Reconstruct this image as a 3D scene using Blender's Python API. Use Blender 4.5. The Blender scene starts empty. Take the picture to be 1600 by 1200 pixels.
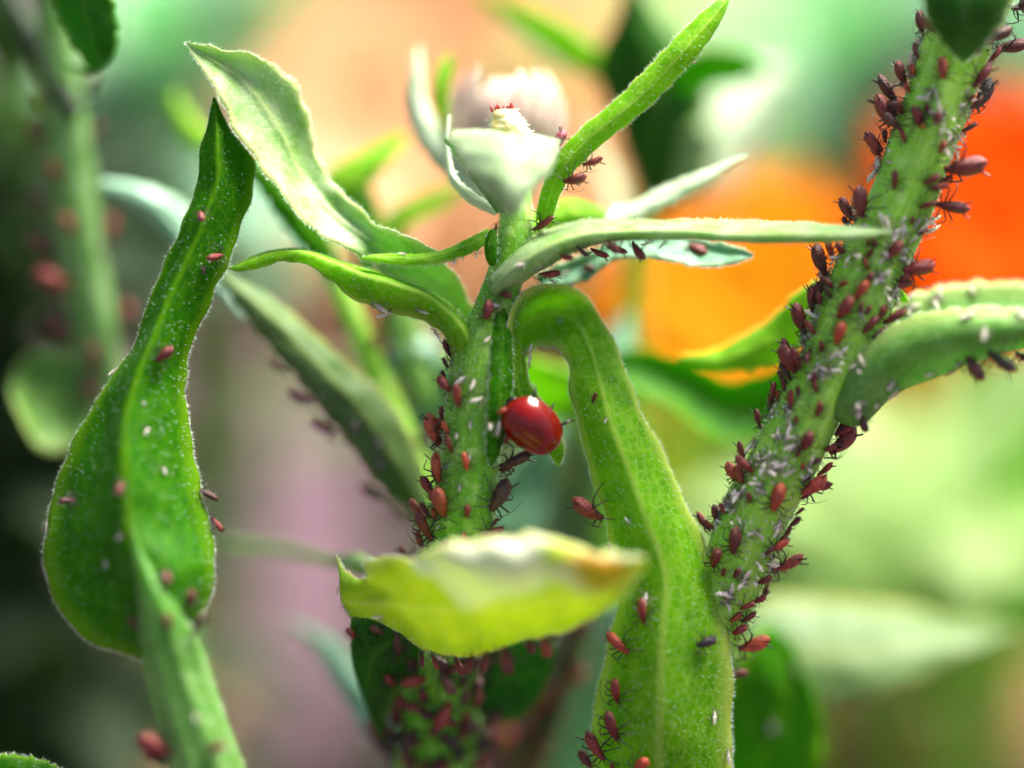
import bpy, math, random
import numpy as np
from mathutils import Vector, Matrix
from mathutils.bvhtree import BVHTree

random.seed(7)
rng = np.random.default_rng(11)
SC = bpy.context.scene
COL = SC.collection
R = math.radians

# ------------------------------------------------------------------ camera, sky, sun, exposure
PITCH = R(25)
FOCUS = 0.400                       # metres from lens to the sharp plane
WIDTH = 0.107                       # metres the picture spans at the sharp plane
CENTRE = Vector((0, 0, 0.150))
FWD = Vector((0, math.cos(PITCH), -math.sin(PITCH)))
UPV = Vector((0, math.sin(PITCH), math.cos(PITCH)))
RGT = Vector((1, 0, 0))
CAM = CENTRE - FWD * FOCUS
cam = bpy.data.cameras.new('camera')
cam.sensor_width = 36
cam.lens = 36 * FOCUS / WIDTH
cam.clip_start = 0.01
cam.clip_end = 200
cam.dof.use_dof = True
cam.dof.focus_distance = FOCUS
cam.dof.aperture_fstop = 2.8
camo = bpy.data.objects.new('camera', cam)
COL.objects.link(camo)
camo.location = CAM
camo.rotation_euler = (math.pi / 2 - PITCH, 0, 0)
SC.camera = camo

SUN_EL, SUN_AZ = R(58), R(48)       # azimuth measured from +Y (away from the camera) towards +X
world = bpy.data.worlds.new('World')
SC.world = world
world.use_nodes = True
wn = world.node_tree
sky = wn.nodes.new('ShaderNodeTexSky')
sky.sky_type = 'NISHITA'
sky.sun_disc = False
sky.sun_elevation = SUN_EL
sky.sun_rotation = SUN_AZ
sky.air_density = 1.0
sky.dust_density = 4.0
sky.ozone_density = 1.0
wn.links.new(sky.outputs[0], wn.nodes['Background'].inputs[0])
wn.nodes['Background'].inputs[1].default_value = 0.06
sun = bpy.data.lights.new('sun', 'SUN')
sun.energy = 5.0
sun.angle = R(30)
sun.color = (1.0, 0.95, 0.88)
suno = bpy.data.objects.new('sun', sun)
COL.objects.link(suno)
sd = Vector((math.sin(SUN_AZ) * math.cos(SUN_EL), math.cos(SUN_AZ) * math.cos(SUN_EL), math.sin(SUN_EL)))
suno.rotation_euler = sd.to_track_quat('Z', 'Y').to_euler()
SC.view_settings.view_transform = 'Standard'
SC.view_settings.look = 'None'
SC.view_settings.gamma = 1
SC.view_settings.use_curve_mapping = False
SC.view_settings.exposure = 2.1
SC.render.engine = 'CYCLES'
SC.cycles.use_denoising = True
SC.cycles.max_bounces = 5
SC.cycles.diffuse_bounces = 3
SC.cycles.glossy_bounces = 2
SC.cycles.transmission_bounces = 4
SC.cycles.use_adaptive_sampling = True
SC.cycles.adaptive_threshold = 0.04
SC.cycles.caustics_reflective = False
SC.cycles.caustics_refractive = False

# ------------------------------------------------------------------ helpers
K = WIDTH / 1600
def W(px, py, dz=0.0):
    """photo pixel + millimetres beyond the sharp plane -> world point"""
    d = FOCUS + dz * 0.001
    s = K * d / FOCUS
    return CAM + FWD * d + RGT * ((px - 800) * s) + UPV * ((600 - py) * s)
MM = 0.001

def link(o, parent=None):
    COL.objects.link(o)
    if parent is not None:
        o.parent = parent
        o.matrix_parent_inverse = parent.matrix_world.inverted()
    return o
def tag(o, label=None, cat=None, group=None, kind=None):
    if label: o['label'] = label
    if cat: o['category'] = cat
    if group: o['group'] = group
    if kind: o['kind'] = kind
    return o
def mesh(name, verts, faces, mats, uvs=None, smooth=True, fmat=None):
    me = bpy.data.meshes.new(name)
    me.from_pydata([tuple(v) for v in verts], [], [tuple(f) for f in faces])
    if not isinstance(mats, (list, tuple)): mats = [mats]
    for m in mats: me.materials.append(m)
    if fmat is not None: me.polygons.foreach_set('material_index', np.asarray(fmat, dtype=np.int32))
    if smooth: me.polygons.foreach_set('use_smooth', np.ones(len(me.polygons), dtype=bool))
    if uvs is not None:
        ul = me.uv_layers.new(name='UVMap')
        li = np.zeros(len(me.loops), dtype=np.int32)
        me.loops.foreach_get('vertex_index', li)
        ul.data.foreach_set('uv', np.asarray(uvs, dtype=np.float32)[li].ravel())
    me.update()
    return me
def empty(name, loc, parent=None):
    o = bpy.data.objects.new(name, None)
    o.empty_display_size = 0.005
    o.location = loc
    link(o, parent)
    bpy.context.view_layer.update()
    return o
def part(name, me, parent):
    """mesh whose vertices are in world space, parented to an unrotated thing"""
    o = bpy.data.objects.new(name, me)
    COL.objects.link(o)
    o.parent = parent
    o.matrix_parent_inverse = Matrix.Translation(-root_loc(parent))
    return o
def root_loc(o):
    v = Vector((0, 0, 0))
    if o.type == 'EMPTY': v = o.location.copy()
    return v

def spline(P, n, t=None):
    """smooth curve through P (k,...) sampled n times; chord-length parametrised hermite"""
    P = np.asarray(P, dtype=float)
    k = P.shape[0]
    if t is None:
        d = np.linalg.norm((P[1:] - P[:-1]).reshape(k - 1, -1), axis=1) + 1e-9
        t = np.concatenate([[0], np.cumsum(d)])
        t = t / t[-1]
    s = np.linspace(0, 1, n) if np.isscalar(n) else np.asarray(n)
    if k == 2:
        w = s.reshape((-1,) + (1,) * (P.ndim - 1))
        return P[0] * (1 - w) + P[1] * w
    h = np.diff(t)
    sl = (P[1:] - P[:-1]) / h.reshape((-1,) + (1,) * (P.ndim - 1))
    T = np.zeros_like(P)
    for i in range(1, k - 1):
        T[i] = (sl[i - 1] * h[i] + sl[i] * h[i - 1]) / (h[i] + h[i - 1])
    T[0] = 1.5 * sl[0] - 0.5 * T[1]
    T[-1] = 1.5 * sl[-1] - 0.5 * T[-2]
    idx = np.clip(np.searchsorted(t, s, side='right') - 1, 0, k - 2)
    sh = (-1,) + (1,) * (P.ndim - 1)
    hh = h[idx].reshape(sh)
    u = ((s - t[idx]) / h[idx]).reshape(sh)
    return ((2 * u**3 - 3 * u**2 + 1) * P[idx] + (u**3 - 2 * u**2 + u) * hh * T[idx]
            + (-2 * u**3 + 3 * u**2) * P[idx + 1] + (u**3 - u**2) * hh * T[idx + 1])
def unit(a):
    return a / (np.linalg.norm(a, axis=-1, keepdims=True) + 1e-12)

# ------------------------------------------------------------------ materials
def newmat(name):
    m = bpy.data.materials.new(name)
    m.use_nodes = True
    nt = m.node_tree
    return m, nt, nt.nodes, nt.links, nt.nodes['Principled BSDF'], nt.nodes['Material Output']
def noise(nt, scale, detail=3, rough=0.55, coord='Object'):
    tc = nt.nodes.new('ShaderNodeTexCoord')
    n = nt.nodes.new('ShaderNodeTexNoise')
    n.inputs['Scale'].default_value = scale
    n.inputs['Detail'].default_value = detail
    n.inputs['Roughness'].default_value = rough
    nt.links.new(tc.outputs[coord], n.inputs['Vector'])
    return n
def ramp(nt, src, a, b, ca=(0, 0, 0, 1), cb=(1, 1, 1, 1)):
    r = nt.nodes.new('ShaderNodeValToRGB')
    r.color_ramp.elements[0].position = a
    r.color_ramp.elements[0].color = ca
    r.color_ramp.elements[1].position = b
    r.color_ramp.elements[1].color = cb
    nt.links.new(src, r.inputs[0])
    return r
def mixc(nt, fac, a, b):
    m = nt.nodes.new('ShaderNodeMix')
    m.data_type = 'RGBA'
    if hasattr(fac, 'is_linked'): nt.links.new(fac, m.inputs[0])
    else: m.inputs[0].default_value = fac
    for s, i in ((a, 6), (b, 7)):
        if hasattr(s, 'is_linked'): nt.links.new(s, m.inputs[i])
        else: m.inputs[i].default_value = tuple(s)[:3] + (1,)
    return m.outputs[2]
def mathn(nt, op, a, b=0.0):
    m = nt.nodes.new('ShaderNodeMath')
    m.operation = op
    for s, i in ((a, 0), (b, 1)):
        if hasattr(s, 'is_linked'): nt.links.new(s, m.inputs[i])
        else: m.inputs[i].default_value = s
    return m.outputs[0]
def leaf_mat(name, face, dark, margin, trans, tfac=0.4, rough=0.42, sheen=0.25, patch=None, patch_amt=(0.55, 0.7), spec=0.16, tip=None):
    m, nt, N, L, bs, out = newmat(name)
    tc = N.new('ShaderNodeTexCoord')
    sx = N.new('ShaderNodeSeparateXYZ')
    L.new(tc.outputs['UV'], sx.inputs[0])
    a = mathn(nt, 'ABSOLUTE', mathn(nt, 'SUBTRACT', sx.outputs[1], 0.5))
    nz = noise(nt, 420, 4)
    col = mixc(nt, ramp(nt, nz.outputs[0], 0.35, 0.68).outputs[0], face, dark)
    # cells between the veins
    vor = N.new('ShaderNodeTexVoronoi')
    vor.feature = 'DISTANCE_TO_EDGE'
    vor.inputs['Scale'].default_value = 900
    L.new(tc.outputs['Object'], vor.inputs['Vector'])
    vein = ramp(nt, vor.outputs['Distance'], 0.0, 0.16, (1, 1, 1, 1), (0, 0, 0, 1))
    col = mixc(nt, mathn(nt, 'MULTIPLY', vein.outputs[0], 0.22), col, margin)
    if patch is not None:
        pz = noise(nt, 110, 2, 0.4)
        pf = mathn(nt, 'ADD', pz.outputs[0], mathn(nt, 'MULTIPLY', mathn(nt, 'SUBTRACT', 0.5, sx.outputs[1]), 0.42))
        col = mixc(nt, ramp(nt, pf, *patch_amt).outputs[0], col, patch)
    # side veins slanting off the midrib
    wv = mathn(nt, 'SUBTRACT', mathn(nt, 'MULTIPLY', sx.outputs[0], 15.0), mathn(nt, 'MULTIPLY', a, 9.0))
    wv = mathn(nt, 'ADD', wv, mathn(nt, 'MULTIPLY', nz.outputs[0], 1.2))
    wv = mathn(nt, 'ABSOLUTE', mathn(nt, 'SUBTRACT', mathn(nt, 'FRACT', wv), 0.5))
    sv = ramp(nt, wv, 0.0, 0.10, (1, 1, 1, 1), (0, 0, 0, 1))
    col = mixc(nt, mathn(nt, 'MULTIPLY', sv.outputs[0], 0.20), col, margin)
    if tip is not None:
        dx = mathn(nt, 'MULTIPLY', mathn(nt, 'SUBTRACT', sx.outputs[0], tip[0]), 2.2)
        dy = mathn(nt, 'SUBTRACT', sx.outputs[1], tip[1])
        dd = mathn(nt, 'SQRT', mathn(nt, 'ADD', mathn(nt, 'MULTIPLY', dx, dx), mathn(nt, 'MULTIPLY', dy, dy)))
        dd = mathn(nt, 'ADD', dd, mathn(nt, 'MULTIPLY', nz.outputs[0], 0.12))
        col = mixc(nt, ramp(nt, dd, 0.20, 0.36, (1, 1, 1, 1), (0, 0, 0, 1)).outputs[0], col, (0.42, 0.15, 0.01))
        col = mixc(nt, mathn(nt, 'MULTIPLY', ramp(nt, mathn(nt, 'ADD', sx.outputs[1], mathn(nt, 'MULTIPLY', nz.outputs[0], 0.3)), 0.80, 1.12).outputs[0], 0.85), col, (0.07, 0.30, 0.002))
        lf = ramp(nt, mathn(nt, 'ADD', sx.outputs[0], mathn(nt, 'MULTIPLY', nz.outputs[0], 0.2)), 0.12, 0.34, (1, 1, 1, 1), (0, 0, 0, 1))
        col = mixc(nt, mathn(nt, 'MULTIPLY', lf.outputs[0], 0.7), col, (0.14, 0.38, 0.02))
    mid = ramp(nt, a, 0.012, 0.045, (1, 1, 1, 1), (0, 0, 0, 1))
    col = mixc(nt, mathn(nt, 'MULTIPLY', mid.outputs[0], 0.45), col, margin)
    mg = ramp(nt, a, 0.37, 0.495)
    col = mixc(nt, mathn(nt, 'MULTIPLY', mg.outputs[0], 0.85), col, margin)
    L.new(col, bs.inputs['Base Color'])
    bs.inputs['Roughness'].default_value = rough
    bs.inputs['Specular IOR Level'].default_value = spec
    bs.inputs['Sheen Weight'].default_value = sheen * 0.3
    bs.inputs['Sheen Roughness'].default_value = 0.4
    bump = N.new('ShaderNodeBump')
    bump.inputs['Strength'].default_value = 0.35
    bump.inputs['Distance'].default_value = 0.00012
    bz = noise(nt, 2600, 4, 0.6)
    hgt = mathn(nt, 'SUBTRACT', bz.outputs[0], mathn(nt, 'MULTIPLY', vein.outputs[0], 0.5))
    L.new(hgt, bump.inputs['Height'])
    L.new(bump.outputs[0], bs.inputs['Normal'])
    tr = N.new('ShaderNodeBsdfTranslucent')
    tcol = mixc(nt, mathn(nt, 'MULTIPLY', mg.outputs[0], 0.6), trans, margin)
    tcol = mixc(nt, mathn(nt, 'MULTIPLY', nz.outputs[0], 0.5), tcol, (trans[0] * .45, trans[1] * .6, trans[2] * .4))
    L.new(tcol, tr.inputs[0])
    mx = N.new('ShaderNodeMixShader')
    mx.inputs[0].default_value = tfac
    L.new(bs.outputs[0], mx.inputs[1])
    L.new(tr.outputs[0], mx.inputs[2])
    L.new(mx.outputs[0], out.inputs[0])
    return m
M = {}
M['leaf'] = leaf_mat('leaf_green', (0.022, 0.15, 0.002), (0.010, 0.085, 0.001), (0.16, 0.36, 0.006), (0.15, 0.52, 0.001), 0.46, 0.5, 0.0, spec=0.08)
M['leaf_lime'] = leaf_mat('leaf_lime', (0.17, 0.44, 0.005), (0.07, 0.27, 0.003), (0.54, 0.66, 0.12), (0.38, 0.72, 0.004), 0.50, 0.5, 0.0, spec=0.10)
M['leaf_pale'] = leaf_mat('leaf_pale', (0.36, 0.50, 0.25), (0.15, 0.34, 0.055), (0.56, 0.62, 0.22), (0.30, 0.62, 0.02), 0.40, 0.38, 0.3, spec=0.35)
M['leaf_white'] = leaf_mat('leaf_whitish', (0.50, 0.60, 0.44), (0.40, 0.55, 0.32), (0.62, 0.66, 0.45), (0.55, 0.7, 0.35), 0.35, 0.4, 0.5)
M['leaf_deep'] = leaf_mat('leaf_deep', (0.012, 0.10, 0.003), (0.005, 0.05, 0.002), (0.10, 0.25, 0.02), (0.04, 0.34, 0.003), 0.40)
M['leaf_painted_shade'] = leaf_mat('leaf_painted_shade', (0.011, 0.030, 0.007), (0.005, 0.014, 0.004), (0.03, 0.06, 0.012), (0.03, 0.09, 0.01), 0.15)  # dark foliage green, lowered further to paint in shade and vignette
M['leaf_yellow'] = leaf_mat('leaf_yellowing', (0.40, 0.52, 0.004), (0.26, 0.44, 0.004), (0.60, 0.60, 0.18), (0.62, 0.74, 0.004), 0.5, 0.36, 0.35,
                            patch=(0.80, 0.80, 0.66), patch_amt=(0.60, 0.68), tip=(0.86, 0.30))  # whitish upper band paints glare in along with the bleaching
M['leaf_wan'] = leaf_mat('leaf_wan', (0.35, 0.46, 0.28), (0.22, 0.36, 0.14), (0.50, 0.56, 0.34), (0.42, 0.6, 0.2), 0.4, 0.45, 0.2)
M['leaf_soft'] = leaf_mat('leaf_soft', (0.085, 0.17, 0.055), (0.05, 0.12, 0.03), (0.26, 0.28, 0.07), (0.10, 0.26, 0.04), 0.3, 0.45, 0.1)
M['leaf_mid'] = leaf_mat('leaf_mid', (0.15, 0.33, 0.075), (0.07, 0.22, 0.02), (0.42, 0.54, 0.16), (0.22, 0.55, 0.03), 0.42, 0.42, 0.1)
M['leaf_blue'] = leaf_mat('leaf_bluish', (0.17, 0.38, 0.25), (0.10, 0.27, 0.15), (0.35, 0.45, 0.25), (0.15, 0.48, 0.14), 0.3, 0.35, 0.5, spec=0.4)
M['bract'] = leaf_mat('bract_pink', (0.58, 0.47, 0.38), (0.44, 0.26, 0.21), (0.60, 0.52, 0.40), (0.6, 0.46, 0.34), 0.35)
M['bract_cream'] = leaf_mat('bract_cream', (0.75, 0.70, 0.42), (0.66, 0.50, 0.14), (0.78, 0.74, 0.55), (0.8, 0.7, 0.3), 0.3)

def stem_mat(name, face, dark, pale, top=None):
    m, nt, N, L, bs, out = newmat(name)
    tc = N.new('ShaderNodeTexCoord')
    mp = N.new('ShaderNodeMapping')
    mp.inputs['Scale'].default_value = (26, 5, 1)
    L.new(tc.outputs['UV'], mp.inputs[0])
    n1 = N.new('ShaderNodeTexNoise')
    n1.inputs['Scale'].default_value = 1.0
    n1.inputs['Detail'].default_value = 3
    L.new(mp.outputs[0], n1.inputs['Vector'])
    n2 = noise(nt, 500, 4)
    col = mixc(nt, ramp(nt, n1.outputs[0], 0.35, 0.65).outputs[0], face, dark)
    col = mixc(nt, ramp(nt, n2.outputs[0], 0.52, 0.72).outputs[0], col, pale)
    if top is not None:                                             # midrib green running into the stalk
        sv = N.new('ShaderNodeSeparateXYZ')
        L.new(tc.outputs['UV'], sv.inputs[0])
        col = mixc(nt, ramp(nt, sv.outputs[1], 0.30, 0.95, (1, 1, 1, 1), (0, 0, 0, 1)).outputs[0], col, top)
    L.new(col, bs.inputs['Base Color'])
    bs.inputs['Roughness'].default_value = 0.45
    bs.inputs['Sheen Weight'].default_value = 0.05
    bs.inputs['Specular IOR Level'].default_value = 0.3
    b = N.new('ShaderNodeBump')
    b.inputs['Strength'].default_value = 0.5
    b.inputs['Distance'].default_value = 0.0002
    n3 = noise(nt, 1900, 4, 0.6)
    L.new(n3.outputs[0], b.inputs['Height'])
    L.new(b.outputs[0], bs.inputs['Normal'])
    tr = N.new('ShaderNodeBsdfTranslucent')                         # sappy tissue lets some light through
    tr.inputs[0].default_value = (min(face[0] * 1.6, .9), min(face[1] * 1.6, .95), face[2], 1)
    mx = N.new('ShaderNodeMixShader')
    mx.inputs[0].default_value = 0.28
    L.new(bs.outputs[0], mx.inputs[1]); L.new(tr.outputs[0], mx.inputs[2])
    L.new(mx.outputs[0], out.inputs[0])
    return m
M['stem'] = stem_mat('stalk_green', (0.20, 0.46, 0.02), (0.10, 0.30, 0.01), (0.38, 0.58, 0.12))
M['stem_pale'] = stem_mat('stalk_pale', (0.36, 0.64, 0.07), (0.20, 0.48, 0.03), (0.46, 0.72, 0.16))
M['stem_mid'] = stem_mat('stalk_mid', (0.13, 0.30, 0.05), (0.07, 0.20, 0.02), (0.26, 0.42, 0.15), (0.045, 0.19, 0.002))
M['stem_grey'] = stem_mat('stalk_greyish', (0.15, 0.30, 0.08), (0.08, 0.20, 0.04), (0.28, 0.42, 0.20))
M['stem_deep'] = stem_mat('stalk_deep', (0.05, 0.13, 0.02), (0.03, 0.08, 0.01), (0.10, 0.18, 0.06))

def plain(name, col, rough=0.5, tr=None, tfac=0.5, spec=0.5, var=None, vscale=800):
    m, nt, N, L, bs, out = newmat(name)
    bs.inputs['Base Color'].default_value = tuple(col) + (1,)
    if var is not None:
        nz = noise(nt, vscale, 3)
        L.new(mixc(nt, ramp(nt, nz.outputs[0], 0.38, 0.64).outputs[0], col, var), bs.inputs['Base Color'])
    bs.inputs['Roughness'].default_value = rough
    bs.inputs['Specular IOR Level'].default_value = spec
    if tr is not None:
        t = N.new('ShaderNodeBsdfTranslucent')
        t.inputs[0].default_value = tuple(tr) + (1,)
        mx = N.new('ShaderNodeMixShader')
        mx.inputs[0].default_value = tfac
        L.new(bs.outputs[0], mx.inputs[1]); L.new(t.outputs[0], mx.inputs[2])
        L.new(mx.outputs[0], out.inputs[0])
    return m
M['hair'] = plain('hair_white', (0.75, 0.82, 0.70), 0.3, (0.8, 0.9, 0.7), 0.45)
M['limb'] = plain('limb_black', (0.012, 0.008, 0.006), 0.35, var=(0.035, 0.018, 0.010), vscale=1500)
M['husk'] = plain('husk_white', (0.90, 0.87, 0.79), 0.6, (0.9, 0.86, 0.76), 0.45, spec=0.2, var=(0.55, 0.46, 0.38), vscale=1400)
M['husk_limb'] = plain('husk_limb', (0.05, 0.035, 0.025), 0.45, var=(0.26, 0.21, 0.16), vscale=1500)
M['petal'] = plain('petal_orange', (0.66, 0.060, 0.0), 0.7, (0.7, 0.06, 0.0), 0.5, spec=0.03, var=(0.72, 0.11, 0.0), vscale=60)
M['petal_peach'] = plain('petal_peach', (0.66, 0.36, 0.19), 0.6, (0.68, 0.36, 0.18), 0.45, spec=0.05, var=(0.66, 0.31, 0.15), vscale=50)
M['petal_amber'] = plain('petal_amber', (0.78, 0.26, 0.004), 0.7, (0.8, 0.26, 0.004), 0.5, spec=0.03, var=(0.76, 0.18, 0.002), vscale=60)
M['petal_tan'] = plain('petal_tan', (0.48, 0.26, 0.10), 0.6, var=(0.36, 0.18, 0.07), vscale=80)
M['disc'] = plain('disc_brown', (0.16, 0.05, 0.012), 0.8, var=(0.35, 0.12, 0.02), vscale=900)
M['soil'] = plain('soil', (0.125, 0.078, 0.098), 0.95, spec=0.03, var=(0.075, 0.043, 0.055), vscale=30)
M['stone'] = plain('pebble', (0.20, 0.125, 0.165), 0.9, spec=0.05, var=(0.12, 0.07, 0.092), vscale=70)
def aphid_mat():
    m, nt, N, L, bs, out = newmat('aphid_skin')
    oi = N.new('ShaderNodeObjectInfo')
    nz = noise(nt, 9, 5, 0.65)
    dk = N.new('ShaderNodeMix'); dk.data_type = 'RGBA'; dk.blend_type = 'MULTIPLY'
    dk.inputs[0].default_value = 1
    L.new(oi.outputs['Color'], dk.inputs[6])
    rr = ramp(nt, nz.outputs[0], 0.32, 0.66, (0.40, 0.34, 0.36, 1), (1.3, 1.2, 1.2, 1))
    L.new(rr.outputs[0], dk.inputs[7])
    L.new(dk.outputs[2], bs.inputs['Base Color'])
    bs.inputs['Roughness'].default_value = 0.42
    bs.inputs['Specular IOR Level'].default_value = 0.5
    bs.inputs['Sheen Weight'].default_value = 0.0
    bs.inputs['Subsurface Weight'].default_value = 0.0
    bs.inputs['Subsurface Radius'].default_value = (1.0, 0.25, 0.15)
    bs.inputs['Subsurface Scale'].default_value = 0.0004
    b = N.new('ShaderNodeBump'); b.inputs['Strength'].default_value = 0.3; b.inputs['Distance'].default_value = 0.02
    n2 = noise(nt, 26, 3)
    L.new(n2.outputs[0], b.inputs['Height']); L.new(b.outputs[0], bs.inputs['Normal'])
    return m
M['aphid'] = aphid_mat()
def beetle_mat():
    m, nt, N, L, bs, out = newmat('elytron_red')
    nz = noise(nt, 260, 3)
    L.new(mixc(nt, ramp(nt, nz.outputs[0], 0.35, 0.7).outputs[0], (0.20, 0.003, 0.001), (0.085, 0.002, 0.001)), bs.inputs['Base Color'])
    bs.inputs['Roughness'].default_value = 0.35
    bs.inputs['Specular IOR Level'].default_value = 0.12
    bs.inputs['Coat Weight'].default_value = 0.45
    bs.inputs['Coat Roughness'].default_value = 0.05
    b = N.new('ShaderNodeBump'); b.inputs['Strength'].default_value = 0.12; b.inputs['Distance'].default_value = 0.0001
    n2 = noise(nt, 2400, 2)
    L.new(n2.outputs[0], b.inputs['Height']); L.new(b.outputs[0], bs.inputs['Normal'])
    return m
M['elytron'] = beetle_mat()
M['black'] = plain('shell_black', (0.012, 0.009, 0.008), 0.25)
M['cream_mark'] = plain('shell_cream', (0.62, 0.5, 0.34), 0.35)
def water_mat():
    m, nt, N, L, bs, out = newmat('water_clear')
    bs.inputs['Base Color'].default_value = (1, 1, 1, 1)
    bs.inputs['Roughness'].default_value = 0.02
    bs.inputs['IOR'].default_value = 1.33
    bs.inputs['Transmission Weight'].default_value = 1.0
    return m
M['water'] = water_mat()

# ------------------------------------------------------------------ geometry makers
HOST = {}                             # name -> (verts, faces) in world space for placing insects
def add_host(key, verts, faces):
    if key is None: return
    v, f = HOST.setdefault(key, ([], []))
    b = len(v)
    v.extend([tuple(x) for x in verts])
    f.extend([tuple(i + b for i in q) for q in faces])

def hair_mesh(name, base, dirs, length, rad):
    """thin three-sided bristles, all of one leaf or stalk"""
    n = len(base)
    d = unit(dirs)
    ref = np.where(np.abs(d[:, 2:3]) < 0.8, np.array([[0, 0, 1.0]]), np.array([[1.0, 0, 0]]))
    a = unit(np.cross(d, ref)); b = np.cross(d, a)
    V = np.zeros((n, 4, 3))
    for i in range(3):
        t = i * 2 * math.pi / 3
        V[:, i] = base + (a * math.cos(t) + b * math.sin(t)) * rad[:, None] - d * rad[:, None]
    V[:, 3] = base + d * length[:, None]
    F = np.array([[0, 1, 3], [1, 2, 3], [2, 0, 3]])
    F = (F[None] + 4 * np.arange(n)[:, None, None]).reshape(-1, 3)
    return mesh(name, V.reshape(-1, 3), F.tolist(), M['hair'], smooth=False)

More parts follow.
